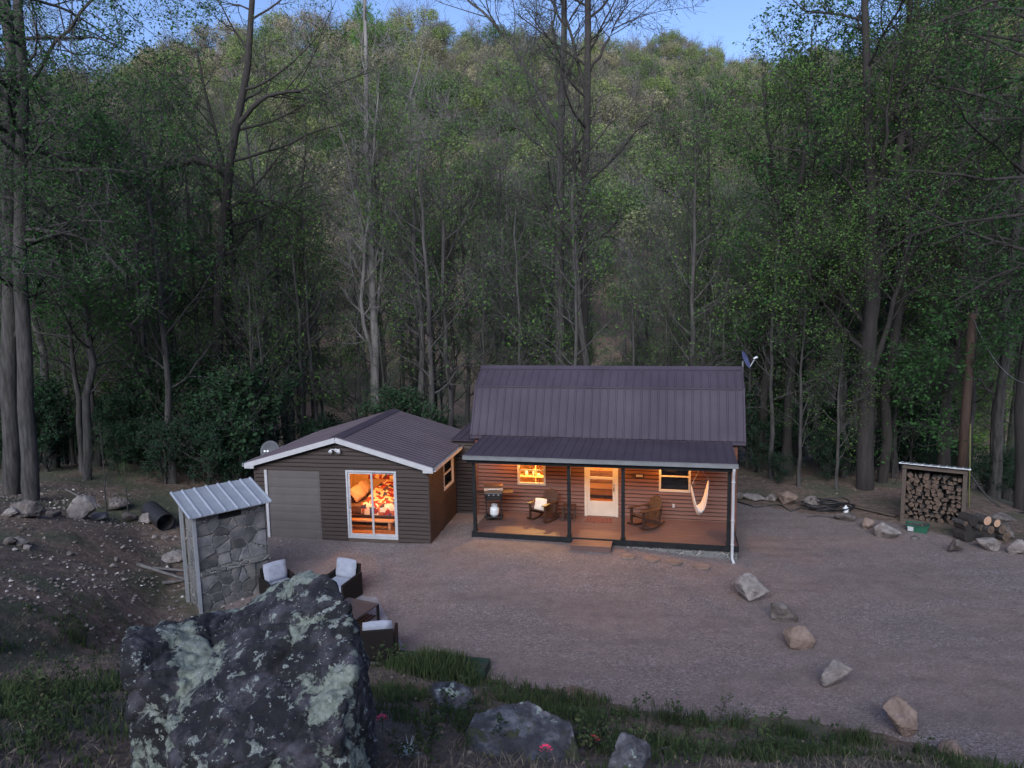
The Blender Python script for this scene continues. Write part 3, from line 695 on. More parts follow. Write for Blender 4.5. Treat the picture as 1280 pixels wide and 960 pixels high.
for k, (x, y, z, rx, ry, lab) in enumerate(((-.75, -.40, .90, .2, 1.0, 'plump tan pillow nearest the glass on the quilted bed'), (-.78, .35, .92, -.1, .9, 'plump tan pillow by the wall on the quilted bed'))):
    s = pillow_mb(.68, .5, .2); s.xf(Matrix.Rotation(ry, 4, 'Y') @ Matrix.Rotation(rx, 4, 'X') @ Matrix.Rotation(math.pi / 2, 4, 'Z'))
    o = s.build('pillow', M['pillow'], None, smooth=True); o.location = Vector(garW(3.35 + x, 2.2 + y, RZ + z)); o.rotation_euler.z = GA; tag(o, lab, 'pillow')
s = MB(); s.box(-.85, .85, -.12, .12, .24, .29)
for x in (-.7, .7): s.box(x - .04, x + .04, -.1, .1, 0, .24)
o = s.build('bench', worn('bench_wood', (.35, .18, .09), (.45, .25, .13), 3), None, bevel=.006); o.location = garW(3.3, .95, RZ); o.rotation_euler.z = GA; tag(o, 'low wooden bench at the foot of the bed inside the sliding door', 'bench')
# quilted wall hanging on the back wall
s = MB(); s.box(-.55, .75, -.02, .0, 0, .95); o = s.build('wall_hanging', M['quilt'], None); o.location = garW(2.9, RY1 - .01, 1.25); o.rotation_euler.z = GA; tag(o, 'patchwork hanging on the bedroom wall above the bed', 'wall hanging')

# cabin interior furniture
ck = empty('kitchen_shelf', cabW(1.3, 3.75, ZF), CA, 'pine kitchen shelves with dishes behind the small lit window', 'shelf')
s = MB(); 
for x in (-.9, -.0, .88): s.box(x, x + .03, -.3, .3, 0, 2.3)
for z in (.85, 1.35, 1.75, 2.1): s.box(-.87, .88, -.28, .28, z, z + .03)
s.box(-.9, .91, .3, .32, 0, 2.3); s.build('shelf_frame', M['lit_wall'], ck)
s = MB()
rr = random.Random(4)
for z in (.88, 1.38, 1.78, 2.13):
    x = -.8
    while x < .8:
        r_ = rr.uniform(.03, .07); hh = rr.uniform(.08, .26); s = MB(); s.lathe([(r_ * .8, 0), (r_, hh * .3), (r_ * .9, hh * .8), (r_ * .4, hh)], (x, -.15, z + .001), 10); s.build('jar', [M['white_enamel'], M['pillow'], M['quilt']][rr.randrange(3)], ck, smooth=True); x += r_ * 2 + rr.uniform(.06, .2)
s = MB(); s.box(-.75, .75, -.35, .35, .72, .76)
for x in (-.68, .68):
    for y in (-.3, .3): s.box(x - .03, x + .03, y - .03, y + .03, 0, .72)
o = s.build('dining_table', M['wood_dark'], None, bevel=.005); o.location = cabW(3.6, 3.05, ZF + .006); o.rotation_euler.z = CA; tag(o, 'dark dining table inside the cabin behind the glass door', 'table')
s = MB(); s.box(-.7, .7, -.35, .3, .12, .42); s.box(-.7, .7, .15, .35, .42, .85); s.box(-.85, -.7, -.35, .35, 0, .6); s.box(.7, .85, -.35, .35, 0, .6)
o = s.build('sofa', M['mattress'], None, bevel=.04); o.location = cabW(3.7, 4.45, ZF + .006); o.rotation_euler.z = CA; tag(o, 'dark sofa at the back of the cabin room', 'sofa')
s = MB(); s.poly([(-.34, 0, 0), (0, 0, -.24), (.34, 0, 0), (0, 0, .24)]); s.poly([(-.34, .02, 0), (0, .02, .24), (.34, .02, 0), (0, .02, -.24)])
s.add([(-.34, 0, 0), (0, 0, -.24), (.34, 0, 0), (0, 0, .24), (-.34, .02, 0), (0, .02, -.24), (.34, .02, 0), (0, .02, .24)], [(0, 4, 5, 1), (1, 5, 6, 2), (2, 6, 7, 3), (3, 7, 4, 0)])
o = s.build('wall_sign', worn('pale_orange_board', (.6, .32, .18), (.7, .4, .24), 4), None); o.location = cabW(3.35, 4.84, 1.55); o.rotation_euler.z = CA; tag(o, 'pale diamond shaped board on the wall seen through the door', 'wall sign')
# curtain rod shade in the dark window
s = MB(); s.box(5.6, 6.42, D + .1, D + .115, 1.42, 2.26); s.build('window_blind', worn('dark_blind', (.012, .011, .013), (.02, .018, .02), 5), cab)

# ------------------------------------------------------------------ things on the porch
def put(o, loc, rz): o.location = loc; o.rotation_euler.z = rz; return o
g_ = empty('grill', cabW(.36, 1.28, ZF), CA + .25, 'black barbecue grill with closed bronze lid at the left end of the porch', 'grill')
s = MB()
for x in (-.24, .24):
    for y in (-.2, .2): s.box(x - .02, x + .02, y - .02, y + .02, .06, .78)
s.box(-.26, .26, -.22, .22, .10, .125); s.box(-.26, .26, -.22, -.2, .68, .78); s.box(-.25, -.24, -.2, .2, .15, .7); s.box(.24, .25, -.2, .2, .45, .7)
s.build('cart', M['black'], g_, bevel=.004)
s = MB(); s.box(-.29, .29, -.23, .23, .78, .93); s.build('firebox', M['black'], g_, bevel=.03)
s = MB(); n = 10
for k in range(n):
    a, b = math.pi * k / n, math.pi * (k + 1) / n
    q = [(-.3, -.24 * math.cos(a), .935 + .24 * math.sin(a)), (.3, -.24 * math.cos(a), .935 + .24 * math.sin(a)), (.3, -.24 * math.cos(b), .935 + .24 * math.sin(b)), (-.3, -.24 * math.cos(b), .935 + .24 * math.sin(b))]
    s.add(q, [(0, 1, 2, 3)])
for x in (-.3, .3): s.add([(x, -.24 * math.cos(math.pi * k / n), .935 + .24 * math.sin(math.pi * k / n)) for k in range(n + 1)], [tuple(range(n + 1))])
ld_ = s.build('lid', worn('bronze_lid', (.12, .07, .045), (.17, .10, .07), 4, .35, .5, .05, .002), g_)
s = MB(); s.tube([(-.18, -.21, 1.05), (-.18, -.27, 1.05), (.18, -.27, 1.05), (.18, -.21, 1.05)], .012, 8); s.build('handle', M['galv'], ld_)
s = MB(); s.box(.295, .62, -.2, .2, .9, .925); s.build('side_shelf', M['wood_dark'], g_, bevel=.004)
s = MB(); s.box(-.6, -.295, -.2, .2, .9, .925); s.build('side_shelf', M['wood_dark'], g_, bevel=.004)
for x in (-.27, .27):
    s = MB(); s.lathe([(.08, -.02), (.085, 0), (.08, .02)], (0, 0, 0), 16); s.xf(Matrix.Translation((x, .2, .086)) @ Matrix.Rotation(math.pi / 2, 4, 'Y')); s.build('wheel', M['black'], g_)
s = MB()
for k in range(3): s.lathe([(.022, 0), (.02, .025)], (0, 0, 0), 10)
for k in (-1, 0, 1):
    s = MB(); s.box(k * .15 - .02, k * .15 + .02, -.25, -.228, .84, .88); s.build('knob', M['galv'], g_)
t_ = empty('propane_tank', cabW(.38, 1.26, ZF + .126), CA, 'white propane tank standing on the lower shelf of the grill', 'gas tank')
s = MB(); s.lathe([(.11, 0), (.11, .03), (.13, .035), (.15, .08), (.152, .22), (.13, .28), (.06, .31), (.03, .315)], (0, 0, 0), 20); s.build('tank_body', M['white_enamel'], t_, smooth=True)
s = MB(); s.tube([(.09 * math.cos(a), .09 * math.sin(a), .37) for a in np.linspace(.4, 5.9, 14)], .009, 6)
for a in (.6, 2, 4, 5.6): s.tube([(.09 * math.cos(a), .09 * math.sin(a), .29), (.09 * math.cos(a), .09 * math.sin(a), .37)], .009, 6)
s.lathe([(.018, .31), (.018, .35), (.028, .352), (.028, .37)], (0, 0, 0), 10); s.build('collar', M['white_enamel'], t_)

def adirondack(name, lab, loc, rz, back=True, cat='rocking chair'):
    o = empty(name, loc, rz, lab, cat)     # front is -y
    w_ = M['wood_dark']
    for x in (-.29, .29):
        s = MB(); pts = [(x, -.48 + .98 * t, .03 + .16 * (2 * t - 1) ** 2 * (1 if t > .5 else .8)) for t in np.linspace(0, 1, 11)]
        for a, b in zip(pts[:-1], pts[1:]): s.bar(a, b, .035, .06)
        s.build('rocker', w_, o)
    for x in (-.29, .29):
        s = MB(); s.box(x - .02, x + .02, -.36, -.27, .06, .60); s.build('front_leg', w_, o, bevel=.004)
        s = MB(); s.bar((x * .97, -.30, .38), (x * .97, .34, .14), .03, .11); s.build('side_rail', w_, o)
        s = MB(); s.add([(x - .07, -.42, .60), (x + .07, -.42, .60), (x + .06, .36, .60), (x - .03, .36, .60), (x - .07, -.42, .625), (x + .07, -.42, .625), (x + .06, .36, .625), (x - .03, .36, .625)], [(0, 3, 2, 1), (4, 5, 6, 7), (0, 1, 5, 4), (1, 2, 6, 5), (2, 3, 7, 6), (3, 0, 4, 7)]); s.build('arm', w_, o, bevel=.006)
    s = MB()
    for k in range(6):
        t = k / 5; y = -.33 + .50 * t; z = .425 - .185 * t; s.bar((-.28, y, z), (.28, y, z), .085, .02)
    s.build('seat', w_, o, bevel=.003)
    s = MB(); M_ = Matrix.Translation((0, .17, .22)) @ Matrix.Rotation(math.radians(-24), 4, 'X')
    for k in range(6):
        u = (k - 2.5) / 2.5; h = .78 - .12 * u * u; s.box(u * .235 - .043, u * .235 + .043, -.01, .01, 0, h)
    for z in (.12, .45): s.box(-.29, .29, .011, .035, z, z + .06)
    s.xf(M_); s.build('backrest', w_, o, bevel=.003)
    s = MB()
    for x in (-.28, .28): s.bar((x, .28, .12), (x, .38, .60), .035, .045)
    s.build('back_post', w_, o)
    return o
adirondack('adirondack_rocker', 'slatted dark wooden rocking chair standing alone under the dark window', cabW(5.15, 1.25, ZF), CA - .85)
ch = adirondack('adirondack_rocker', 'dark wooden rocking chair holding a pale cushion under the lit window', cabW(1.95, 1.42, ZF), CA - .45)
s = pillow_mb(.42, .40, .15); s.xf(Matrix.Rotation(math.radians(66), 4, 'X')); o = s.build('cushion', worn('cream_cushion', (.6, .5, .42), (.7, .6, .52), 8, .9), None, smooth=True)
put(o, cabW(1.88, 1.28, ZF + .56), CA - .25); tag(o, 'pale square cushion leaning in the rocking chair under the lit window', 'cushion')
t_ = empty('side_table', cabW(2.75, 1.6, ZF), CA, 'small dark square side table between the cushioned rocker and the door', 'table')
s = MB()
for k in range(4): s.box(-.21 + k * .107, -.21 + k * .107 + .098, -.2, .2, .46, .48)
s.build('table_top', M['wood_dark'], t_, bevel=.003)
for x in (-.18, .18):
    for y in (-.17, .17):
        s = MB(); s.box(x - .02, x + .02, y - .02, y + .02, 0, .458); s.build('leg', M['wood_dark'], t_)
s = MB(); s.box(-.16, .16, -.16, .16, .15, .165); s.build('shelf', M['wood_dark'], t_)
m = M['mat'] = new_mat('patterned_doormat', (.2, .05, .04), .95); v = coords(m, 'Object')
wv = N(m, 'ShaderNodeTexWave', wave_type='RINGS', rings_direction='Z'); wv.inputs['Scale'].default_value = 3.4; L(m, v, wv.inputs[0])
L(m, ramp(m, wv.outputs[1], [(0, (.025, .015, .015)), (.45, (.02, .012, .012)), (.55, (.22, .07, .05)), (1, (.25, .12, .08))], 'CONSTANT'), P(m).inputs['Base Color'])
s = MB(); s.box(-.42, .42, -.24, .24, .001, .014); 
for k in range(28): s.box(-.42 + k * .031, -.42 + k * .031 + .012, -.27, -.24, .001, .006)
o = s.build('doormat', m, None); put(o, cabW(3.68, 1.74, ZF), CA); tag(o, 'dark red patterned doormat in front of the white door', 'doormat')
# hammock chair
hx, hy = 6.74, 1.2
o = empty('hammock_chair', cabW(hx, hy, 0), CA, 'pale fabric hammock chair hanging from the porch ceiling by the downspout', 'hammock')
s = MB(); s.tube([(0, 0, 2.735), (0, 0, 2.36)], .008, 6)
q0, q1 = (-.25, -.06, 1.83), (.26, .06, 2.02)
s.tube([(0, 0, 2.36), q0], .008, 6); s.tube([(0, 0, 2.36), q1], .008, 6); s.build('rope', M['rope'], o)
s = MB(); s.tube([q0, q1], .018, 8); s.build('spreader_bar', M['wood_old'], o)
mb = MB(); V = []; nu, nv = 18, 10
ax = Vector((q1[0] - q0[0], q1[1] - q0[1], 0)); cx = Vector((-ax.y, ax.x, 0)).normalized()
for i in range(nu + 1):
    t = i / nu; base = Vector(q0).lerp(Vector(q1), t)
    sag = 1.0 * (1 - abs(2 * t - 1) ** 2.3)
    wd = .04 + .24 * math.sin(math.pi * t) ** .8
    for j in range(nv + 1):
        u = j / nv * 2 - 1
        p = base + cx * (u * wd) + Vector((0, 0, -sag + .22 * abs(u) ** 1.6 * math.sin(math.pi * t) + .012 * math.sin(j * 2.3 + i)))
        p.x += -.25 * 0; V.append(tuple(p))
mb.add(V, [(i * (nv + 1) + j, i * (nv + 1) + j + 1, (i + 1) * (nv + 1) + j + 1, (i + 1) * (nv + 1) + j) for i in range(nu) for j in range(nv)])
m = M['hfab'] = new_mat('hammock_cloth', (.6, .55, .5), .9); v = coords(m, 'Object'); wv = N(m, 'ShaderNodeTexWave', bands_direction='X'); wv.inputs['Scale'].default_value = 5; L(m, v, wv.inputs[0])
L(m, ramp(m, wv.outputs[1], [(0, (.55, .5, .46)), (1, (.68, .63, .58))]), P(m).inputs['Base Color'])
f = mb.build('fabric_seat', m, o, smooth=True); sm = f.modifiers.new('t', 'SOLIDIFY'); sm.thickness = .012
# house number plaque
s = MB(); s.box(-.19, .19, -.02, 0, -.07, .07); o = s.build('house_number_plaque', M['wood_dark'], None, bevel=.004); put(o, cabW(4.87, D - .016, 1.83), CA); tag(o, 'small dark plaque with pale markings on the wall right of the door', 'plaque')
s = MB()
for k in range(4): s.box(-.05 + k * .052, -.012 + k * .052, -.026, -.0205, -.035, .03)
s.build('pale_marks', M['cream'], o)
# porch step, stepping stones
s = MB()
for k in range(3): s.box(-.58, .58, -.27 + k * .18, -.27 + k * .18 + .172, .13, .165)
s.box(-.57, .57, -.26, -.235, 0, .13); s.box(-.57, -.54, -.235, .25, 0, .13); s.box(.54, .57, -.235, .25, 0, .13)
o = s.build('porch_step', M['deck'], None, bevel=.004); px_, py_, _ = cabW(3.68, -.36); put(o, (px_, py_, H1(px_, py_) + .01), CA); tag(o, 'low wooden step in front of the porch deck', 'step')
for k, (px, py, rr_, w_) in enumerate(((785, 698, .21, 'nearest the wooden step'), (815, 701, .22, 'second from the wooden step'), (843, 705, .21, 'third from the wooden step'), (877, 710, .24, 'nearest the white downspout'))):
    p = hit(px, py); s = MB(); rg = random.Random(k); n = 22
    prof = [(1 + rg.uniform(-.05, .05)) * rr_ for _ in range(n)]
    V = [(prof[i] * math.cos(2 * math.pi * i / n), prof[i] * .8 * math.sin(2 * math.pi * i / n), z) for z in (-.02, .035) for i in range(n)]
    s.add(V, [tuple(range(n))[::-1], tuple(range(n, 2 * n))] + [(i, (i + 1) % n, n + (i + 1) % n, n + i) for i in range(n)])
    o = s.build('stepping_stone', M['rock_brown'], None, bevel=.008); put(o, (p[0], p[1], p[2] + .034), CA); tag(o, 'flat round brown stepping stone, ' + w_, 'stepping stone', 'stepping stones beside the porch')
# satellite dishes
def dish(lab, loc, rz, tilt, r, mast, col):
    o = empty('satellite_dish', loc, rz, lab, 'satellite dish')
    s = MB(); n = 24; rings = 5; V = [(0, 0, 0)]; F = []
    for k in range(1, rings + 1):
        q = r * k / rings
        for i in range(n): a = 2 * math.pi * i / n; V.append((q * math.cos(a), q * 1.08 * math.sin(a), .22 * q * q / r))
    for i in range(n): F.append((0, 1 + i, 1 + (i + 1) % n))
    for k in range(rings - 1):
        for i in range(n): a = 1 + k * n; F.append((a + i, a + n + i, a + n + (i + 1) % n, a + (i + 1) % n))
    s.add(V, F); s.xf(Matrix.Translation((0, 0, mast)) @ Matrix.Rotation(tilt, 4, 'X')); f = s.build('reflector', col, o, smooth=True); f.modifiers.new('t', 'SOLIDIFY').thickness = .012
    T = Matrix.Translation((0, 0, mast)) @ Matrix.Rotation(tilt, 4, 'X')
    s = MB(); s.bar(tuple(T @ Vector((0, -r * .9, .08))), tuple(T @ Vector((0, -.05, r * 1.25))), .03, .03); s.build('feed_arm', M['galv'], o)
    s = MB(); 
    for q in (-.05, .05): s.lathe([(.02, -.05), (.035, 0), (.035, .06)], (q, 0, 0), 10)
    s.xf(T @ Matrix.Translation((0, -.05, r * 1.25))); s.build('receiver', M['white_enamel'], o)
    s = MB(); s.tube([(0, .06, 0), (0, .06, mast - .02)], .025, 8); s.build('mast', M['galv'], o)
    return o
p = garW(-.88, 2.6, 0)
dish('round grey satellite dish rising behind the left eave of the garage', (p[0], p[1], H1(p[0], p[1]) - .05), GA + .2, math.radians(72), .33, 2.40 - H1(p[0], p[1]), worn('dull_grey_dish', (.055, .06, .07), (.08, .085, .1), 4))
s = MB()
dish('blue grey satellite dish seen edge on at the right end of the cabin ridge', (*cabW(8.16, 3.587)[:2], 4.75), CA + 1.25, math.radians(66), .27, .62, worn('blue_grey_paint', (.05, .06, .14), (.08, .09, .2), 4))

# ------------------------------------------------------------------ patio: slab, wicker chairs, table, stone fireplace
ps = [hit(516, 833), hit(478, 762), hit(330, 745), hit(300, 800)]
P0, P1 = ps[0], ps[1]
dxy = (P1 - P0)[:2]; dxy = dxy / np.linalg.norm(dxy); nrm = np.array([-dxy[1], dxy[0]])
c0 = P0[:2]; c1 = P0[:2] + dxy * 4.2; c2 = c1 + nrm * 4.2; c3 = c0 + nrm * 4.2
s = MB(); s.add([(*c, z) for z in (-.1, .055) for c in (c0, c1, c2, c3)], [(3, 2, 1, 0), (4, 5, 6, 7), (0, 1, 5, 4), (1, 2, 6, 5), (2, 3, 7, 6), (3, 0, 4, 7)])
tag(s.build('patio_slab', M['concrete'], None, bevel=.01), kind='structure')
def wicker_chair(lab, loc, rz):
    o = empty('patio_armchair', loc, rz, lab, 'armchair', 'wicker chairs round the low table')   # front is -y
    a = M['wicker']
    s = MB(); s.box(-.33, .33, -.36, .36, .08, .30); s.build('seat_base', a, o, bevel=.01)
    for x in (-.40, .33):
        s = MB(); s.add([(x, -.40, .0), (x + .07, -.40, .0), (x + .07, .40, .0), (x, .40, .0), (x, -.40, .52), (x + .07, -.40, .52), (x + .07, .40, .60), (x, .40, .60)], [(0, 3, 2, 1), (4, 5, 6, 7), (0, 1, 5, 4), (1, 2, 6, 5), (2, 3, 7, 6), (3, 0, 4, 7)]); s.build('arm', a, o, bevel=.01)
    s = MB(); s.add([(-.33, .33, .1), (.33, .33, .1), (.33, .40, .1), (-.33, .40, .1), (-.33, .42, .78), (.33, .42, .78), (.33, .48, .78), (-.33, .48, .78)], [(0, 3, 2, 1), (4, 5, 6, 7), (0, 1, 5, 4), (1, 2, 6, 5), (2, 3, 7, 6), (3, 0, 4, 7)]); s.build('back_frame', a, o, bevel=.01)
    s = MB(); s.box(-.325, .325, -.38, .30, .30, .44); s.build('seat_cushion', M['cushion'], o, bevel=.045)
    s = pillow_mb(.64, .50, .2); s.xf(Matrix.Translation((0, .28, .68)) @ Matrix.Rotation(math.radians(78), 4, 'X')); s.build('back_cushion', M['cushion'], o, smooth=True)
    return o
zp = .057
pA = hit(425, 752); pB = hit(350, 752); pC = hit(466, 826)
wicker_chair('wicker armchair with pale cushions on the far side of the low table', (pA[0] - .02, pA[1] + .15, zp), -.42)
wicker_chair('wicker armchair with its pale cushion beside the stone fireplace, mostly hidden by the boulder', (pB[0] + .05, pB[1] + .0, zp), .75)
wicker_chair('wicker armchair seen from behind, nearest the grassy slope', (pC[0] + .12, pC[1] + .12, zp), math.pi + .14)
pT = hit(432, 790); t_ = empty('coffee_table', (pT[0] + .12, pT[1] + .2, zp), -.45, 'low dark slatted coffee table between the wicker armchairs', 'table')
s = MB(); s.box(-.45, .45, -.45, .45, .40, .43); s.build('table_top', worn('grey_brown_top', (.04, .033, .036), (.06, .05, .053), 3), t_, bevel=.005)
for x in (-.42, .42):
    for y in (-.42, .42): s = MB(); s.box(x - .025, x + .025, y - .025, y + .025, 0, .399); s.build('leg', M['wicker'], t_)
s = MB()
for k in range(8): s.box(-.38 + k * .1, -.38 + k * .1 + .06, -.4, .4, .13, .15)
s.build('shelf', M['wicker'], t_)

# stone fireplace
fl_, fr_ = np.array([-7.72, 16.95]), np.array([-6.40, 18.17])
fd = (fr_ - fl_); FW = np.linalg.norm(fd); fd /= FW; fa = math.atan2(fd[1], fd[0])
fz = min(H1(*fl_), H1(*fr_)) - .05
fp = empty('stone_fireplace', (*fl_, 0), fa, 'tall mortared stone fireplace with a small metal roof behind the big boulder', 'fireplace')
s = MB(); rg = random.Random(8)
def stone_block(mb, x0, x1, y0, y1, z0, z1, st=.16):
    nx_, nz_ = max(2, int((x1 - x0) / st)), max(2, int((z1 - z0) / st))
    mb.box(x0, x1, y0, y1, z0, z1)
stone_block(s, .08, FW, 0, .85, fz, .95); stone_block(s, .08, FW, .03, .83, .96, 1.05); stone_block(s, .08, FW - .0, .05, .8, 1.05, 2.42)
s.box(.05, FW + .03, -.06, .86, .93, 1.02)
w_ = s.build('stone_wall', M['stone_wall'], fp)
# irregular stones standing proud of the wall
def stone_face(mb, x0, x1, z0, z1, y, seed, side=None):
    rg = np.random.default_rng(seed); pts = rg.random((max(8, int(11 * (x1 - x0) * (z1 - z0))), 2)) * [x1 - x0, z1 - z0] + [x0, z0]
    for _ in range(2):   # relax
        G = rg.random((1500, 2)) * [x1 - x0, z1 - z0] + [x0, z0]; idx = np.argmin(((G[:, None] - pts[None]) ** 2).sum(-1), 1)
        pts = np.array([G[idx == i].mean(0) if (idx == i).any() else pts[i] for i in range(len(pts))])
    for i, p in enumerate(pts):   # clip a rectangle by the bisectors
        poly = [np.array(q, float) for q in ((x0, z0), (x1, z0), (x1, z1), (x0, z1))]
        for j, q in enumerate(pts):
            if i == j: continue
            mpt, nn = (p + q) / 2, q - p; nn = nn / np.linalg.norm(nn); mpt = mpt - nn * .02
            out = []
            for k in range(len(poly)):
                A, B = poly[k], poly[(k + 1) % len(poly)]; da, db = (A - mpt) @ nn, (B - mpt) @ nn
                if da <= 0: out.append(A)
                if (da < 0) != (db < 0) and da != db: out.append(A + (B - A) * (da / (da - db)))
            poly = out
            if len(poly) < 3: break
        if len(poly) < 3: continue
        dp = .010 + .022 * rg.random(); cen = np.mean(poly, 0); n = len(poly)
        outer = [(a[0], y, a[1]) for a in poly]
        sh = [cen + (a - cen) * .90 for a in poly]; tx, tz = rg.uniform(-.05, .05, 2)
        mid = [(a[0], y - dp * .8, a[1]) for a in [cen + (b - cen) * .985 for b in poly]]
        inner = [(a[0], y - dp - tx * (a[0] - cen[0]) - tz * (a[1] - cen[1]), a[1]) for a in sh]
        V = outer + mid + inner
        F = [(k, (k + 1) % n, n + (k + 1) % n, n + k) for k in range(n)] + [(n + k, n + (k + 1) % n, 2 * n + (k + 1) % n, 2 * n + k) for k in range(n)] + [tuple(range(2 * n, 3 * n))]
        mb.add(V, F)
M['stone'] = rock_mat('field_stone', [(.055, .055, .06), (.12, .12, .125), (.22, .20, .19)], None, 1.3, .02)
M['stone'].node_tree.nodes  # colour differs from stone to stone
mm = M['stone']; gi = N(mm, 'ShaderNodeNewGeometry'); bc = P(mm).inputs['Base Color'].links[0].from_socket
hs_ = N(mm, 'ShaderNodeHueSaturation'); L(mm, bc, hs_.inputs['Color']); L(mm, ramp(mm, gi.outputs['Random Per Island'], [(0, (.5, .5, .5)), (1, (1.5, 1.5, 1.5))]), hs_.inputs['Value']); L(mm, hs_.outputs[0], P(mm).inputs['Base Color'])
s = MB(); stone_face(s, .09, FW, 1.06, 2.2, .05, 1); stone_face(s, .09, FW, fz, .92, .0, 2); s.build('facing_stone', M['stone'], w_)
sb = MB(); stone_face(sb, 0, .8, 1.06, 2.4, 0, 5); stone_face(sb, 0, .85, fz, .92, 0, 6)
sb.xf(Matrix.Translation((FW, 0, 0)) @ Matrix.Rotation(math.pi / 2, 4, 'Z')); sb.build('side_facing_stone', M['stone'], w_)
s = MB(); s.box(.62, 1.18, .03, .055, 2.22, 2.40); s.build('flue_opening', new_mat('flue_shade', (.006, .006, .007), .95), fp)  # dark plate on the wall; its colour stands for shade inside the flue
s = MB(); s.bar((.02, -.03, fz), (.0, -.03, 2.42), .07, .07); s.bar((.02, .85, fz), (.0, .85, 2.6), .07, .07); s.build('post', M['galv'], fp)
s = MB(); ribbed(s, (-.16, -.22, 2.46), (FW + .12, -.22, 2.46), (FW + .12, 1.05, 2.86), (-.16, 1.05, 2.86), .30, .035, .03); s.build('metal_roof', M['galv'], fp)
s = MB(); s.bar((-.1, -.1, 2.45), (FW + .06, -.1, 2.45), .06, .07); s.bar((-.1, .95, 2.76), (FW + .06, .95, 2.76), .06, .07); s.box(.1, FW - .02, .7, .78, 2.42, 2.72); s.build('roof_beam', M['dark'], fp)

# ------------------------------------------------------------------ rocks
def rock_mesh(seed, dims, mat, name='rock', npt=16, sub=4, rough=.10, hullpts=None, smooth=True, sf=.14):
    rg = random.Random(seed); bm = bmesh.new()
    if hullpts is None:
        hullpts = []
        for i in range(npt):
            zc = rg.uniform(-1, 1); a = rg.uniform(0, 2 * math.pi); q = math.sqrt(1 - zc * zc); k = rg.uniform(.82, 1.05)
            hullpts.append((q * math.cos(a) * k, q * math.sin(a) * k, zc * k))
        hullpts = [(x * dims[0], y * dims[1], z * dims[2]) for x, y, z in hullpts]
    for p in hullpts: bm.verts.new(p)
    bmesh.ops.convex_hull(bm, input=bm.verts)
    bmesh.ops.delete(bm, geom=[v for v in bm.verts if not v.link_faces], context='VERTS')
    bmesh.ops.triangulate(bm, faces=bm.faces)
    D_ = max(dims)
    for k in range(sub):
        bmesh.ops.subdivide_edges(bm, edges=bm.edges, cuts=1, use_grid_fill=True)
        if k < 2: bmesh.ops.smooth_vert(bm, verts=bm.verts, factor=sf, use_axis_x=True, use_axis_y=True, use_axis_z=True)
        bmesh.ops.triangulate(bm, faces=bm.faces)
    bm.normal_update(); off = Vector((seed * 3.1, seed * 1.7, seed * .9))
    for v in bm.verts:
        p = v.co / D_; n1 = mn.fractal(p * 1.6 + off, 1., 2., 3); r2 = 1 - abs(mn.noise(p * 3.2 + off)) * 2; n3 = mn.fractal(p * 7 + off, 1., 2., 3)
        v.co += v.normal * D_ * rough * (n1 * .8 - max(0, r2 - .72) * 1.3 + n3 * .42)
    me = bpy.data.meshes.new(name); bm.to_mesh(me); bm.free(); me.materials.append(mat)
    me.polygons.foreach_set('use_smooth', [smooth] * len(me.polygons))
    return me
RV = {}
def rock(px, py, wpx, hpx, lab, mat='rock', seed=1, group=None, depth=.8, rot=None, cat='rock', name='rock', base='bottom', rough=.1, npt=16, sub=4, sink=.2, pos=None):
    """px,py = where its foot meets the ground in the photo; wpx,hpx = seen size"""
    p = hit(px, py) if pos is None else np.array(pos); dist = math.sqrt(p[0] ** 2 + p[1] ** 2 + (p[2] - CH) ** 2); k = dist / CF
    w_, h_ = wpx * k / 2, hpx * k / 2 / math.cos(.35)
    me = rock_mesh(seed, (w_, w_ * depth, h_), M[mat], name, npt, sub, rough, smooth=False if sub < 3 else True)
    o = link(bpy.data.objects.new(name, me)); o.location = (p[0], p[1] + w_ * depth * .7, H1(p[0], p[1] + w_ * depth * .7) + h_ * (1 - sink * 2)); o.rotation_euler.z = rot if rot is not None else math.atan2(-p[0], p[1])
    return tag(o, lab, cat, group)
# the big lichen-covered boulder
BYc = 5.7
def bp(px, py, Y): return tuple(at(px, py, Y))
hull = [bp(153, 800, 5.5), bp(158, 786, 5.9), bp(228, 774, 6.3), bp(262, 768, 6.4), bp(335, 744, 6.6), bp(384, 724, 6.3), bp(410, 730, 6.0), bp(432, 757, 5.7), bp(447, 790, 5.6), bp(455, 830, 5.5), bp(462, 880, 5.4), bp(470, 975, 5.3),
        bp(162, 990, 5.2), bp(152, 830, 5.3), bp(200, 862, 4.9), bp(245, 930, 4.75), bp(330, 940, 4.6), bp(420, 920, 4.7), bp(440, 830, 5.1), bp(300, 1080, 4.6), bp(430, 1100, 4.75), bp(200, 1080, 4.9), bp(340, 830, 5.15), bp(395, 770, 5.6),
        bp(175, 850, 6.9), bp(340, 790, 7.2), bp(440, 830, 6.9), bp(440, 1000, 6.9), bp(180, 1000, 6.9)]
hullA = [bp(250, 800, 6.2), bp(300, 757, 6.5), bp(336, 738, 6.6), bp(362, 722, 6.4), bp(386, 713, 6.2), bp(412, 721, 6.0), bp(433, 751, 5.7), bp(447, 787, 5.6), bp(457, 830, 5.5), bp(464, 880, 5.4), bp(474, 985, 5.3),
         bp(205, 905, 5.15), bp(215, 980, 4.9), bp(245, 950, 4.75), bp(330, 955, 4.6), bp(425, 930, 4.75), bp(442, 840, 5.1), bp(262, 860, 5.2), bp(345, 800, 5.5), bp(395, 765, 5.7),
         bp(300, 1100, 4.6), bp(440, 1120, 4.75), bp(330, 790, 7.2), bp(440, 830, 6.9), bp(450, 1020, 6.9), bp(230, 1050, 6.6)]
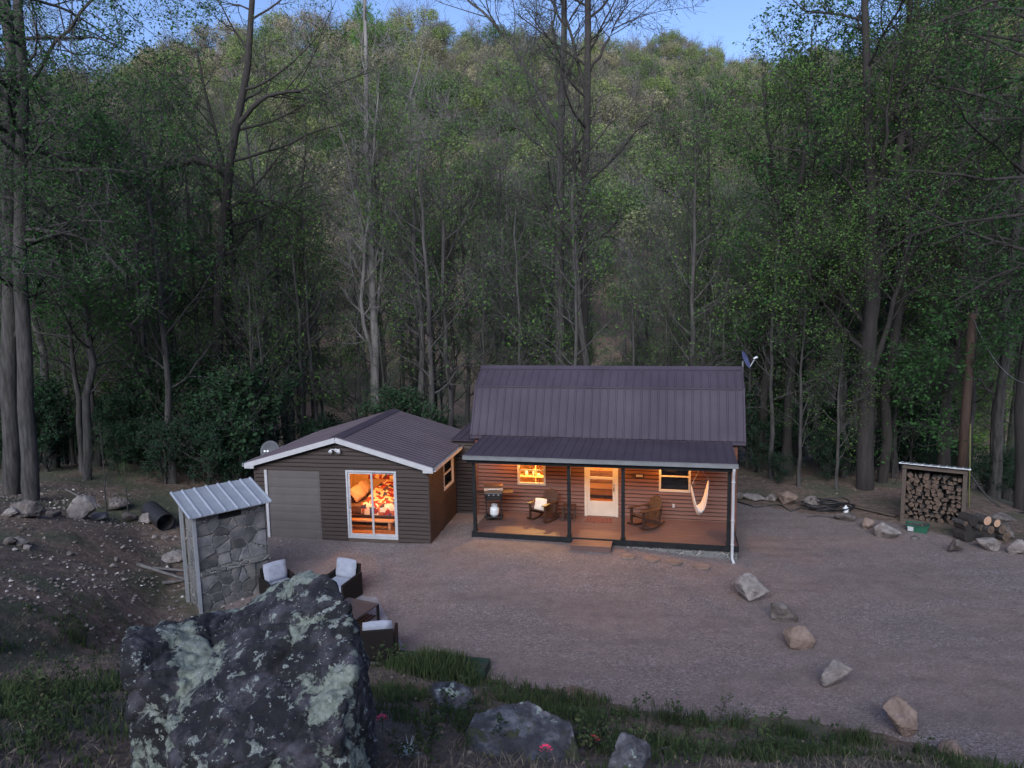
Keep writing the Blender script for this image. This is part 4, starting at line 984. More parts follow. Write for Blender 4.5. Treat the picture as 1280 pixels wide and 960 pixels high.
hullB = [bp(153, 802, 5.6), bp(159, 786, 6.0), bp(228, 773, 6.4), bp(275, 766, 6.5), bp(335, 752, 6.7), bp(156, 850, 5.45), bp(195, 858, 5.35), bp(250, 850, 5.5), bp(166, 990, 5.3), bp(225, 1000, 5.2), bp(300, 1000, 5.6),
         bp(180, 850, 7.0), bp(330, 800, 7.3), bp(330, 1000, 6.9), bp(185, 1020, 6.9)]
cen = Vector(np.mean(np.array(hullA), 0))
bm = bmesh.new()
for hl in (hullA, hullB):
    b2 = bmesh.new(); [b2.verts.new(tuple(Vector(q) - cen)) for q in hl]; bmesh.ops.convex_hull(b2, input=b2.verts); bmesh.ops.delete(b2, geom=[v for v in b2.verts if not v.link_faces], context='VERTS')
    t_me = bpy.data.meshes.new('tmp'); b2.to_mesh(t_me); bm.from_mesh(t_me); b2.free(); bpy.data.meshes.remove(t_me)
me0 = bpy.data.meshes.new('boulder'); bm.to_mesh(me0); bm.free(); tmp = link(bpy.data.objects.new('boulder_form', me0))
rm = tmp.modifiers.new('r', 'REMESH'); rm.mode = 'VOXEL'; rm.voxel_size = .016
dg = bpy.context.evaluated_depsgraph_get(); me = bpy.data.meshes.new_from_object(tmp.evaluated_get(dg)); bpy.data.objects.remove(tmp)
co = np.empty(len(me.vertices) * 3, np.float32); me.vertices.foreach_get('co', co); no = np.empty_like(co); me.vertices.foreach_get('normal', no)
# smooth the fused edges a little, then cut cracks, ledges and pits
bm = bmesh.new(); bm.from_mesh(me)
for _ in range(3): bmesh.ops.smooth_vert(bm, verts=bm.verts, factor=.5, use_axis_x=True, use_axis_y=True, use_axis_z=True)
bm.normal_update()
for v in bm.verts:
    p = v.co; q = Vector((p.x * .9 + p.z * .7, p.y, p.z * 1.9 - p.x * .8)) + Vector((3, 5, 1))
    n1 = mn.fractal(p * 1.5 + Vector((7, 1, 4)), 1., 2., 3); r2 = 1 - abs(mn.noise(q * 1.7)) * 2; n3 = mn.fractal(p * 8, 1., 2., 4); n4 = mn.noise(p * 34)
    dv, _ = mn.voronoi(q * .62); cr = min(1, (dv[1] - dv[0]) / .10)
    dw, _ = mn.voronoi(p * 3.1 + Vector((2, 2, 2)))
    v.co += v.normal * (-.05 * (1 - cr) ** 2 + .035 * dv[0] - .02 * max(0, 1 - (dw[1] - dw[0]) / .16) + .02 * n1 - .035 * max(0, r2 - .86) / .14 + .020 * n3 + .007 * n4)
bm.to_mesh(me); bm.free(); me.materials.clear(); me.materials.append(M['lichen_rock']); me.polygons.foreach_set('use_smooth', [True] * len(me.polygons)); me.name = 'boulder'
o = link(bpy.data.objects.new('boulder', me)); o.location = cen; tag(o, 'huge dark boulder patched with pale green lichen, closest to the camera', 'boulder')
p = hit(648, 950); top_ = [(-.62, -.18, .16), (-.5, .34, .30), (.12, .48, .36), (.58, .28, .20), (.46, -.26, .02), (-.1, -.38, .08)]
me = rock_mesh(21, (.6, .45, .4), M['fg_rock'], 'boulder', sub=5, rough=.06, hullpts=top_ + [(a * 1.12, b * 1.2, -.55) for a, b, c in top_] + [(-.7, -.2, -.05), (.68, -.1, -.05)], sf=.08)
o = link(bpy.data.objects.new('boulder', me)); o.location = (p[0], p[1] + .35, H1(p[0], p[1] + .35) + .02); tag(o, 'broad flat-topped grey boulder among grass below the gravel', 'boulder')
rock(560, 890, 66, 42, 'low pale streaked rock just up-left of the flat-topped boulder', 'fg_rock', 22, sub=4)
rock(785, 975, 66, 62, 'pointed grey rock at the bottom edge of the picture', 'fg_rock', 26, sub=5, npt=9)
# row of loose boulders on the gravel at right
for a in ((941, 757, 50, 44, 'tallest rock of the gravel row, nearest the downspout', 31, 'rock_pale'), (980, 783, 42, 30, 'rounded rock, second of the gravel row from the downspout', 32, 'rock'), (1006, 817, 40, 34, 'reddish wedge of rock, third of the gravel row', 33, 'rock_brown'),
          (1055, 869, 42, 42, 'pale pointed rock, fourth of the gravel row', 34, 'rock_pale'), (1131, 925, 46, 50, 'smooth brownish rock, fifth of the gravel row', 35, 'rock_brown'), (1198, 952, 32, 22, 'smallest half-buried brown rock, last of the gravel row', 36, 'rock_brown')):
    rock(a[0], a[1], a[2], a[3], a[4], a[6], a[5], 'rocks in a row on the gravel', rough=.09, npt=11)
# rocks edging the yard at the back right
for k, a in enumerate(((926, 626, 18, 12, 'small dark rock right behind the cabin corner'), (944, 627, 30, 9, 'long flat rock in the back edging near the cabin'), (962, 628, 24, 10, 'flat pale-topped rock next to the humped rock'), (987, 633, 32, 20, 'rounded humped brown rock in the back edging'),
                       (1016, 637, 26, 18, 'angular pale brown rock beside the coiled hose'), (1062, 655, 30, 14, 'flat rock overhanging the gravel right of the coiled hose'), (1088, 664, 22, 18, 'mossy brown rock between flat rock and jagged rocks'), (1113, 676, 36, 22, 'jagged pale grey rock before the woodshed'),
                       (1198, 696, 24, 22, 'leaning grey rock on the red earth before the log pile'), (1238, 690, 28, 18, 'low pale rock on the red earth below the log pile'), (1258, 676, 40, 22, 'big rectangular grey rock right of the log pile'), (1262, 660, 30, 12, 'grey slab lying on the rectangular rock'), (1278, 698, 22, 22, 'pale round rock at the right picture edge'), (1145, 676, 14, 6, 'tiny flat stone in front of the green tub'))):
    pos = None
    if k == 11: pos = tuple(hit(1262, 674)[:2]) + (0,); 
    o = rock(a[0], a[1], a[2], a[3], a[4], ('rock', 'rock_pale', 'rock_pale', 'rock_brown', 'rock', 'rock', 'rock_brown', 'rock_pale', 'rock', 'rock_pale', 'rock', 'rock', 'rock_pale', 'rock')[k], 50 + k, 'rocks edging the back of the yard', sub=3, pos=pos, npt=12)
    if k == 11: o.location.z += .42; o.location.y += .1
# left bank
for k, a in enumerate(((90, 648, 42, 33, 'large pale boulder on the dirt bank at left'), (28, 647, 40, 26, 'grey boulder leaning against the left tree trunks'), (10, 648, 22, 14, 'pale rock at the left picture edge beside the grey boulder'), (60, 646, 22, 9, 'flat rock between the two left boulders'),
                       (140, 640, 34, 16, 'flat brown rock behind the pile left of the culvert'), (160, 655, 20, 18, 'dark cube-like rock left of the culvert pipe'), (178, 656, 22, 16, 'pale angular rock touching the culvert pipe'), (181, 645, 8, 14, 'small upright stone above the culvert pipe'), (118, 650, 24, 12, 'low brown rock right of the large pale boulder'),
                       (22, 683, 20, 12, 'pale stone in the small heap at far left'), (8, 682, 16, 10, 'grey stone at the left end of the small heap'), (32, 688, 10, 8, 'small pale stone at the right end of the small heap'), (146, 702, 11, 8, 'white stone alone in the middle of the dirt bank'), (84, 696, 12, 6, 'flat grey stone on the dirt bank'), (153, 686, 7, 5, 'little pale stone above the white one'), (234, 678, 8, 8, 'white stone close beside the fireplace post'),
                       (140, 710, 8, 6, 'small pale stone just below the white one'), (214, 705, 34, 16, 'low mound of pale stones left of the fireplace post'), (25, 663, 7, 4, 'small pebble on the bank below the grey boulder'), (55, 674, 5, 4, 'tiny pale stone left of the bank'), (205, 676, 9, 6, 'pale chip of rock below the culvert'), (192, 674, 8, 5, 'pale chip of rock just under the culvert mouth'), (215, 749, 5, 5, 'tiny white stone near the fireplace foot'))):
    rock(a[0], a[1], a[2], a[3], a[4], 'rock_pale' if ('pale' in a[4] or 'white' in a[4]) else 'rock', 90 + k, 'stones on the dirt bank', sub=3 if a[2] > 15 else 2, npt=12)
# scattered rubble: countless small stones of the dirt bank
def scatter_mesh(name, n, region, dens, mk, seed):
    rg = np.random.default_rng(seed); V = []; F = []; A = []; nv = 0
    X_ = rg.uniform(region[0], region[1], n * 4); Y_ = rg.uniform(region[2], region[3], n * 4); keep = dens(X_, Y_) > rg.random(n * 4)
    X_, Y_ = X_[keep][:n], Y_[keep][:n]; return X_, Y_, hz(X_, Y_), rg
base_v = np.array([(1, 0, 0), (-1, 0, 0), (0, 1, 0), (0, -1, 0), (0, 0, 1), (0, 0, -1)], float); base_f = np.array([(0, 2, 4), (2, 1, 4), (1, 3, 4), (3, 0, 4), (2, 0, 5), (1, 2, 5), (3, 1, 5), (0, 3, 5)])
def pebbles(name, n, region, dens, smin, smax, mat, seed):
    X_, Y_, Z_, rg = scatter_mesh(name, n, region, dens, None, seed); k = len(X_)
    s_ = smin + (smax - smin) * rg.random(k) ** 3
    V = base_v[None] * (s_[:, None, None] * rg.uniform(.5, 1.2, (k, 6, 3))) * [1, 1, .6]
    a = rg.uniform(0, 6.28, k); c_, s2 = np.cos(a), np.sin(a); V = np.stack([V[..., 0] * c_[:, None] - V[..., 1] * s2[:, None], V[..., 0] * s2[:, None] + V[..., 1] * c_[:, None], V[..., 2]], -1)
    V += np.stack([X_, Y_, Z_ + s_ * .2], -1)[:, None]
    F_ = base_f[None] + (np.arange(k) * 6)[:, None, None]
    o = link(bpy.data.objects.new(name, mesh_np(name, V.reshape(-1, 3), [F_.reshape(-1, 3)], [mat]))); return tag(o, kind='stuff')
pb = new_mat('pebble_grey', (.2, .18, .17), .9); gi = N(pb, 'ShaderNodeNewGeometry')
L(pb, ramp(pb, gi.outputs['Random Per Island'], [(0, (0.06, 0.048, 0.045)), (.6, (0.15, 0.126, 0.1155)), (.93, (0.27, 0.24, 0.225)), (1, (0.57, 0.525, 0.495))]), P(pb).inputs['Base Color'])
pebbles('rubble', 5200, (-19, -6.5, 8, 27), lambda x, y: (.15 + .85 * ss((fbm(x * .7, y * .7) + .1) * 4)) * (y > np.interp(x, [-19, -10, -6], [15, 13, 14])) * (y < 25.2), .012, .085, pb, 4)
pebbles('loose_gravel', 16000, (-8, 16, 8, 25), lambda x, y: yard_mask(x, y) * (.25 + .75 * (fbm(x * .6, y * .6) > 0)), .006, .022, pb, 6)

# ------------------------------------------------------------------ culvert, sticks, hose
p = hit(197, 664); a_ = Vector((p[0] - .75, p[1] + 1.1, p[2] + .38)); b_ = Vector((p[0] + .25, p[1] + .05, p[2] + .24))
s = MB(); n = 26; pts = [a_.lerp(b_, i / n) for i in range(n + 1)]; s.tube(pts, [.27 + (.014 if i % 2 else 0) for i in range(n + 1)], 20, cap=False)
pts2 = pts[::-1]; s.tube(pts2, [.25] * (n + 1), 20, cap=False)
o = s.build('culvert_pipe', M['culvert'], None, smooth=False); tag(o, 'short black culvert pipe lying on the dirt bank', 'pipe')
s = MB(); aa = [hit(171, 713), hit(236, 733)]
def stick(px0, py0, px1, py1, r0, r1, lab, mat='bark', lift=.04, bend=.06, seed=1, Y=None, z0=0, z1=0):
    rg = random.Random(seed); A, B = Vector(hit(px0, py0)), Vector(hit(px1, py1)); A.z += z0; B.z += z1
    pts = []
    for i in range(9):
        t = i / 8; q = A.lerp(B, t); q.z = (max(q.z, H1(q.x, q.y)) if z0 == z1 == 0 else q.z) + lift; q += Vector((rg.uniform(-1, 1), rg.uniform(-1, 1), rg.uniform(0, .5))) * bend * (B - A).length * .2; pts.append(q)
    s = MB(); s.tube(pts, [r0 + (r1 - r0) * i / 8 for i in range(9)], 8); return tag(s.build('branch', M[mat], None, smooth=True), lab, 'branch', 'dead branches by the bank')
stick(172, 708, 240, 729, .05, .03, 'long grey dead branch left of the fireplace post', 'bark_pale', seed=1)
stick(190, 712, 238, 716, .04, .03, 'shorter dead branch just above the long one', 'bark_pale', seed=2)
stick(203, 731, 232, 728, .05, .04, 'thick short piece of branch at the fireplace foot', 'bark_pale', seed=3)
stick(200, 700, 240, 742, .03, .015, 'thin dark branch crossing the others by the fireplace', 'bark', seed=4)
stick(83, 630, 128, 640, .02, .03, 'thin pale pole propped up behind the large pale boulder', 'bark_pale', z0=.45, z1=.1, bend=.01, seed=5)
stick(760, 940, 700, 915, .008, .012, 'thin dry stalk lying on the flat-topped boulder slope', 'bark_pale', seed=6, lift=.06)
stick(815, 948, 870, 938, .008, .006, 'thin dry twig right of the pointed rock', 'bark_pale', seed=7, lift=.05)
pc = hit(1038, 640); s = MB(); rg = random.Random(5)
for k in range(7):
    R_ = .42 + rg.uniform(-.12, .12); cx_, cy_ = pc[0] + rg.uniform(-.25, .25), pc[1] + .25 + rg.uniform(-.1, .1)
    s.tube([(cx_ + R_ * 1.5 * math.cos(a), cy_ + R_ * math.sin(a), H1(cx_, cy_) + .05 + .04 * k + .03 * math.sin(3 * a + k)) for a in np.linspace(0, 2 * math.pi, 26)], .022, 6, cap=False)
pth = [hit(x, y) for x, y in ((1060, 651), (1040, 648), (1020, 646), (1009, 648))]; s.tube([(q[0], q[1], q[2] + .03) for q in pth], .02, 6)
o = s.build('hose_coil', M['hose'], None, smooth=True); tag(o, 'loose coil of black hose on the rocks right of the cabin', 'hose')
s = MB(); pth = [hit(x, y) for x, y in ((922, 629), (945, 636), (968, 632), (978, 634), (988, 641), (1000, 636), (1014, 638), (1026, 641))]; s.tube([(q[0], q[1], q[2] + .04) for q in pth], .022, 6)
o = s.build('hose_line', M['hose'], None, smooth=True); tag(o, 'black water line snaking from the cabin corner along the rocks', 'hose')
p = hit(1057, 641); s = MB(); s.lathe([(.08, 0), (.09, .02), (.09, .16), (.05, .2), (.03, .21), (.03, .25)], (0, 0, 0), 14); s.tube([(.07, 0, .17), (.12, 0, .14), (.1, 0, .06)], .012, 6)
o = s.build('plastic_jug', M['white_enamel'], None, smooth=True); o.location = tuple(p); tag(o, 'white plastic jug standing beside the coiled hose', 'jug')

# ------------------------------------------------------------------ woodshed with split logs, log pile, tub
wl_, wr_ = np.array([12.62, 23.05]), np.array([14.12, 22.1]); wd_ = wr_ - wl_; WW = np.linalg.norm(wd_); wa = math.atan2(wd_[1], wd_[0]); wz = H1(*((wl_ + wr_) / 2))
ws = empty('woodshed', (*wl_, wz), wa, 'open-fronted wooden shed full of split firewood below the utility pole', 'woodshed')
WH, WD = 1.92, .95
for x, y, h in ((0, 0, WH), (WW - .1, 0, WH), (0, WD - .1, WH - .2), (WW - .1, WD - .1, WH - .2)):
    s = MB(); s.box(x, x + .12, y, y + .1, -.1, h); s.build('post', M['wood_old'], ws, bevel=.004)
s = MB()
for k in range(9): s.box(0, WW, WD, WD + .02, .1 + k * .185, .1 + k * .185 + .17)
for xx in (0, WW): 
    for k in range(9): s.box(xx - .012, xx + .012, .1, WD - .1, .1 + k * .185, .1 + k * .185 + .165)
s.build('wall_board', M['wood_old'], ws)
s = MB(); ribbed(s, (-.1, -.15, WH + .06), (WW + .1, -.15, WH + .06), (WW + .1, WD + .12, WH - .16), (-.1, WD + .12, WH - .16), .22, .03, .02); s.build('roof', M['galv'], ws)
s = MB(); s.box(.0, WW, -.04, .0, WH - .13, WH - .01); s.box(0, WW, -.06, .0, .0, .12); s.box(.12, WW - .12, .0, WD - .02, .04, .1); s.build('beam', M['wood_old'], ws)
logm = [MB() for _ in range(5)]; LM = []
M['log_end'] = worn('split_wood', (.05, .034, .026), (.16, .105, .075), 6, .85, bs=.5, bd=.006)
M['log_end2'] = worn('fresh_cut_wood', (.40, .24, .16), (.5, .32, .22), 10, .85, bs=.3, bd=.004)
for k in range(6):
    rg = random.Random(k); n = rg.choice((3, 4, 5, 9)) if k < 5 else 10; mb = MB(); R_ = 1
    ang = sorted(rg.uniform(0, 6.28) for _ in range(n)) if n < 6 else [i * 6.283 / n for i in range(n)]
    if n < 6: ang = [i * 6.283 / n + rg.uniform(-.4, .4) for i in range(n)]
    ring = [(math.cos(a) * rg.uniform(.8, 1.1), math.sin(a) * rg.uniform(.7, 1.)) for a in ang]
    V = [(x * .07, y_, z * .07) for y_ in (-.2, .2) for x, z in ring]
    mb.add(V, [tuple(range(n)), tuple(range(n, 2 * n))[::-1]], 1); mb.n -= 0
    F = [(i, n + i, n + (i + 1) % n, (i + 1) % n) for i in range(n)]; mb.f += [list(f) for f in F]; mb.m += [0] * len(F)
    o = mb.build('split_log', [M['bark'], M['log_end']], None, bevel=.004); LM.append(o.data); mo = o; bpy.data.objects.remove(o)
rg = random.Random(11); z = .17; row = 0
ca, sa = math.cos(wa), math.sin(wa)
while z < WH - .32:
    x = .2 + (row % 2) * .05; col = -1
    while x < WW - .16:
        col += 1; o = link(bpy.data.objects.new('split_log', rg.choice(LM))); sc_ = rg.uniform(.95, 1.55)
        yy = .26 + rg.uniform(-.06, .06); o.location = (wl_[0] + ca * x - sa * yy, wl_[1] + sa * x + ca * yy, wz + z + rg.uniform(-.01, .01))
        o.rotation_euler = (rg.uniform(-.06, .06), rg.uniform(0, 6.28), wa + rg.uniform(-.25, .25)); o.scale = (sc_, 1, sc_)
        tag(o, 'split log in the woodshed, %s row from the bottom, %s from the left' % (('1st', '2nd', '3rd', '4th', '5th', '6th', '7th', '8th', '9th', '10th', '11th', '12th', '13th', '14th')[row], ('1st', '2nd', '3rd', '4th', '5th', '6th', '7th', '8th', '9th', '10th', '11th', '12th', '13th', '14th')[col]), 'firewood', 'split logs stacked in the woodshed'); x += .135 * sc_ + rg.uniform(0, .02)
    z += .138; row += 1
def round_log(px, py, r, ln, rz, lab, mat=('bark', 'log_end'), dz=0.):
    p = hit(px, py); n = 18; mb = MB(); rg = random.Random(int(px)); ring = [(r * (1 + rg.uniform(-.05, .05)) * math.cos(i * 6.283 / n), r * (1 + rg.uniform(-.05, .05)) * math.sin(i * 6.283 / n)) for i in range(n)]
    mb.add([(x, y_, z) for y_ in (-ln / 2, ln / 2) for x, z in ring], [tuple(range(n)), tuple(range(n, 2 * n))[::-1]], 1)
    mb.f += [[i, n + i, n + (i + 1) % n, (i + 1) % n] for i in range(n)]; mb.m += [0] * n
    o = mb.build('log', [M[mat[0]], M[mat[1]]], None, bevel=.008); o.location = (p[0], p[1] + .1, H1(p[0], p[1] + .1) + r * .95 + dz); o.rotation_euler.z = rz
    return tag(o, lab, 'log', 'round logs piled beside the woodshed')
for a in ((1207, 677, .2, 'dark thick log on the bottom row next to the woodshed', 0), (1232, 680, .2, 'dark thick log, middle of the bottom row', 0), (1253, 676, .15, 'brown log at the right end of the bottom row', 0), (1205, 677, .12, 'thin dark log standing out above the bottom row by the shed', .34), (1222, 678, .1, 'small round log in the second row', .36), (1233, 680, .12, 'round log in the second row with pale end', .34), (1247, 677, .13, 'brown log lying at the right of the second row', .26),
          (1211, 677, .17, 'dark weathered log on top near the shed', .50), (1228, 678, .14, 'fresh-cut log with an orange pale end on top of the pile', .56), (1240, 678, .12, 'slim log right of the fresh-cut one', .50), (1201, 677, .08, 'narrow log squeezed against the shed post', .5)):
    round_log(a[0], a[1], a[2], .42, .25, a[3], ('bark_dark' if 'dark' in a[3] else 'bark', 'log_end2' if 'fresh' in a[3] else ('bark_dark' if 'dark' in a[3] else 'log_end')), a[4])
p = hit(1150, 667); t_ = empty('plastic_tub', (p[0], p[1] + .15, p[2]), wa, 'green plastic tub with a white label in front of the woodshed', 'tub')
s = MB(); s.add([(x * a, y * a, z) for z, a in ((.0, .88), (.24, 1)) for x, y in ((-.3, -.2), (.3, -.2), (.3, .2), (-.3, .2))], [(3, 2, 1, 0), (0, 1, 5, 4), (1, 2, 6, 5), (2, 3, 7, 6), (3, 0, 4, 7)])
s.box(-.32, .32, -.22, -.2, .22, .25); s.box(-.32, .32, .2, .22, .22, .25); s.box(-.32, -.3, -.2, .2, .22, .25); s.box(.3, .32, -.2, .2, .22, .25); s.box(-.29, .29, -.19, .19, .12, .13); s.build('tub_body', M['green_plastic'], t_)
s = MB(); s.box(-.26, -.10, -.212, -.206, .05, .19); s.build('paper_label', M['white'], t_)
for k in range(4):
    o = link(bpy.data.objects.new('kindling', LM[k])); o.location = (p[0] - .18 + .12 * k, p[1] + .1, p[2] + .23 + .02 * (k % 2)); o.rotation_euler = (0, k, 1.3 + k * .5 + wa); o.scale = (.7, .8, .7)
    tag(o, 'short piece of kindling in the green tub, %s from the left' % ('1st', '2nd', '3rd', '4th')[k], 'firewood', 'kindling in the green tub')
s = MB(); a, b = hit(1120, 648), hit(1075, 640); s.bar((a[0], a[1], a[2] + .08), (b[0], b[1] + .4, b[2] + .1), .2, .05); o = s.build('plank', M['wood_old'], None); tag(o, 'old grey plank lying on the ground left of the woodshed', 'plank')
# utility pole
pb_, pt_ = at(1200, 610, 25.5), at(1216, 392, 25.5); pb_[2] = H1(pb_[0], pb_[1]) - .3
up = empty('utility_pole', tuple(pb_), 0, 'leaning brown wooden utility pole rising behind the woodshed', 'utility pole')
s = MB(); s.tube([(0, 0, 0)] + [tuple((pt_ - pb_) * t) for t in (.5, 1)], [.17, .15, .125], 16); s.build('pole', M['pole'], up, smooth=True)
tp = pt_ - pb_
def cable(name, a, b, sag, r, mat, parent):
    a, b = Vector(a), Vector(b); s = MB(); s.tube([a.lerp(b, t) - Vector((0, 0, sag * 4 * t * (1 - t))) for t in np.linspace(0, 1, 16)], r, 5); return s.build(name, mat, parent, smooth=True)
gw = at(1163, 560, 27); cable('guy_wire', tp + np.array([0, 0, -.25]), (gw - pb_) + np.array([-1.2, .8, -2.4]), .0, .012, M['black'], up)
cable('service_cable', tp + np.array([0, 0, -.1]), at(1285, 480, 22) - pb_, .5, .009, M['gutter'], up)
cable('service_cable', tp * .25, at(1285, 640, 24) - pb_, .6, .03, M['black'], up)
s = MB(); g0 = hit(1213, 660); g0 = at(1213, 610, 24.5); s.tube([(g0[0], g0[1], H1(g0[0], g0[1]) - .05), tuple(at(1213, 530, 24.5))], .022, 8)
o = s.build('guy_guard', worn('dull_yellow', (.11, .115, .035), (.15, .15, .045), 3), None); tag(o, 'slim dull yellow tube standing right of the utility pole', 'marker')
# green raised bed edge half hidden in grass
p = hit(545, 846); s = MB(); s.box(-1.0, 1.0, -.03, .0, -.2, .13); s.box(-1.0, -.97, 0, .4, -.2, .13); s.box(.97, 1.0, 0, .4, -.2, .13); s.box(-1., 1., .4, .43, -.2, .13); s.box(-.97, .97, .0, .4, -.1, .10)
o = s.build('planter_box', worn('dark_green_board', (.012, .03, .022), (.02, .045, .032), 4), None); put(o, (p[0], p[1] + .25, p[2]), -.22); tag(o, 'dark green planter box half hidden in tall grass', 'planter')

# ------------------------------------------------------------------ trees
def unit(v): return v / np.maximum(np.linalg.norm(v, axis=-1, keepdims=True), 1e-9)
def tubes(Pn, R, sides):
    """Pn (T,n,3), R (T,n) -> V, F"""
    T, n, _ = Pn.shape
    tan = np.zeros_like(Pn); tan[:, 1:-1] = Pn[:, 2:] - Pn[:, :-2]; tan[:, 0] = Pn[:, 1] - Pn[:, 0]; tan[:, -1] = Pn[:, -1] - Pn[:, -2]; tan = unit(tan)
    ref = np.where(np.abs(tan[..., 2:3]) < .9, np.array([0, 0, 1.]), np.array([1., 0, 0])); u = unit(np.cross(tan, ref)); w = np.cross(tan, u)
    # keep frames consistent
    a = np.arange(sides) * 2 * np.pi / sides
    V = Pn[:, :, None] + R[:, :, None, None] * (u[:, :, None] * np.cos(a)[None, None, :, None] + w[:, :, None] * np.sin(a)[None, None, :, None])
    idx = np.arange(T * n * sides).reshape(T, n, sides); j = np.roll(idx, -1, axis=2)
    F = np.stack([idx[:, :-1], j[:, :-1], j[:, 1:], idx[:, 1:]], -1).reshape(-1, 4)
    return V.reshape(-1, 3), F
def grow(rng, P_, R_, nch, t0, t1, length, ang, wander, up, rr, npts, taper=.25, shape=None, gbias=0):
    """children branches from polylines"""
    T, n, _ = P_.shape; C_ = T * nch
    pi = np.repeat(np.arange(T), nch); t = np.tile((np.arange(nch) + .5) / nch, T) + rng.uniform(-.5, .5, C_) / nch; t = t0 + (t1 - t0) * np.clip(t, 0, 1)
    f = t * (n - 1); i0 = np.minimum(f.astype(int), n - 2); fr = (f - i0)[:, None]
    base = P_[pi, i0] * (1 - fr) + P_[pi, i0 + 1] * fr; rad = R_[pi, i0] * (1 - fr[:, 0]) + R_[pi, i0 + 1] * fr[:, 0]
    tan = unit(P_[pi, i0 + 1] - P_[pi, i0]); rv = unit(rng.normal(size=(C_, 3))); perp = unit(rv - tan * (rv * tan).sum(-1, keepdims=True))
    a = (ang + rng.uniform(-.2, .2, C_))[:, None]; d = tan * np.cos(a) + perp * np.sin(a)
    ln = length(t, pi, rng) if callable(length) else length * rng.uniform(.6, 1.2, C_)
    pts = [base]; dd = d
    for k in range(npts - 1):
        dd = unit(dd + rng.normal(size=(C_, 3)) * wander + np.array([0, 0, up])); pts.append(pts[-1] + dd * (ln / (npts - 1))[:, None])
    Pn = np.stack(pts, 1); r0 = np.minimum(rad * rr, ln * .035 + .004)
    R = r0[:, None] * np.linspace(1, taper, npts)[None]
    return Pn, R, ln
def leaves(rng, P_, per, size, jit, flat=.5):
    T, n, _ = P_.shape; k = T * per
    pi = np.repeat(np.arange(T), per); t = rng.uniform(.15, 1, k) * (n - 1); i0 = np.minimum(t.astype(int), n - 2); fr = (t - i0)[:, None]
    c = P_[pi, i0] * (1 - fr) + P_[pi, i0 + 1] * fr + rng.normal(size=(k, 3)) * jit
    nn = rng.normal(size=(k, 3)); nn[:, 2] = np.abs(nn[:, 2]) + flat; nn = unit(nn); r = unit(rng.normal(size=(k, 3))); u = unit(r - nn * (r * nn).sum(-1, keepdims=True)); w = np.cross(nn, u)
    s = (size * rng.uniform(.6, 1.25, k))[:, None]
    V = np.stack([c - u * s * .5, c + w * s * .3 - u * s * .05, c + u * s * .55 - nn * s * .12, c - w * s * .3 - u * s * .05], 1)
    return V.reshape(-1, 3), np.arange(k * 4).reshape(k, 4), np.repeat(rng.random(T), per) * .6 + rng.random(k) * .4
def tree_meshes(seed, H=22, r0=.28, stems=None, nl=26, limb=5.0, first=.3, ang=1.0, up=.10, nb=6, nt=5, per=7, leaf=.13, lmat='leaf', bmat='bark', wander=.12, leafy=1.0, jit=.12, crownshape=None, trunk_wander=.03, twig=.8, sides=10, back=None, branch=1.7):
    rng = np.random.default_rng(seed)
    if stems is None:
        n = 12; z = np.linspace(0, 1, n); wv_ = np.cumsum(rng.normal(size=(n, 2)) * trunk_wander * H / n, 0) * 2.2; wv_ -= wv_[0]
        Pn = np.stack([wv_[:, 0], wv_[:, 1], z * H], -1)[None]; R = (r0 * (1 - z) ** .8 + .02)[None] * 1.; R[0, 0] *= 1.35
    else:
        n = 12; PP, RR = [], []
        for pts, ra, rb in stems:
            pts = np.array(pts, float); L_ = np.concatenate([[0], np.cumsum(np.linalg.norm(np.diff(pts, axis=0), axis=1))]); t = np.linspace(0, L_[-1], n)
            q = np.stack([np.interp(t, L_, pts[:, i]) for i in range(3)], -1); q[1:-1] = (q[:-2] + 2 * q[1:-1] + q[2:]) / 4; q[1:-1] += rng.normal(size=(n - 2, 3)) * .05
            PP.append(q); RR.append(np.linspace(ra, rb, n))
        Pn, R = np.array(PP), np.array(RR)
    if crownshape is None: crownshape = lambda t: .35 + .9 * np.sin(np.pi * np.clip((t - first) / (1 - first) * .85 + .12, 0, 1))
    lf = lambda t, pi, r: limb * crownshape(t) * r.uniform(.6, 1.15, len(t))
    A, RA, _ = grow(rng, Pn, R, nl, first, .98, lf, ang, wander, up, .42, 9)
    B, RB, _ = grow(rng, A, RA, nb, .25, 1, lambda t, pi, r: branch * (1.15 - .6 * t) * r.uniform(.5, 1.2, len(t)), .85, wander * 1.4, up * .8, .6, 6)
    C_, RC, _ = grow(rng, B, RB, nt, .2, 1, twig, .8, wander * 1.6, up * .5, .7, 4, .4)
    RC = np.maximum(RC, .006)
    vt, ft = tubes(Pn, R, sides); va, fa = tubes(A, RA, 6)
    trunk = mesh_np('trunk', np.concatenate([vt, va]), [ft, fa + len(vt)], [M[bmat]], smooth=True)
    vb, fb = tubes(B, RB, 4); vc, fc = tubes(C_, RC, 3); V = [vb, vc]; F = [fb, fc + len(vb)]; nf = len(fb) + len(fc); lv = [np.zeros(nf)]; mi = [np.zeros(nf, int)]
    if per > 0:
        k = max(1, int(len(C_) * leafy)); sel = rng.permutation(len(C_))[:k]
        vl, fl, at_ = leaves(rng, C_[sel], per, leaf, jit); V.append(vl); F.append(fl + len(vb) + len(vc)); lv.append(at_); mi.append(np.ones(len(fl), int))
    crown = mesh_np('crown', np.concatenate(V), F, [M[bmat], M[lmat]], np.concatenate(mi), attr={'lv': np.concatenate(lv)})
    return trunk, crown
def plant_tree(ms, loc, rz=0, sc=1, lab=None, cat='tree', group=None, name='tree', kids=('trunk', 'crown')):
    o = empty(name, loc, rz, lab, cat, group); o.scale = (sc,) * 3 if not hasattr(sc, '__len__') else sc
    for k, me in zip(kids, ms):
        c = link(bpy.data.objects.new(k, me)); c.parent = o
    return o
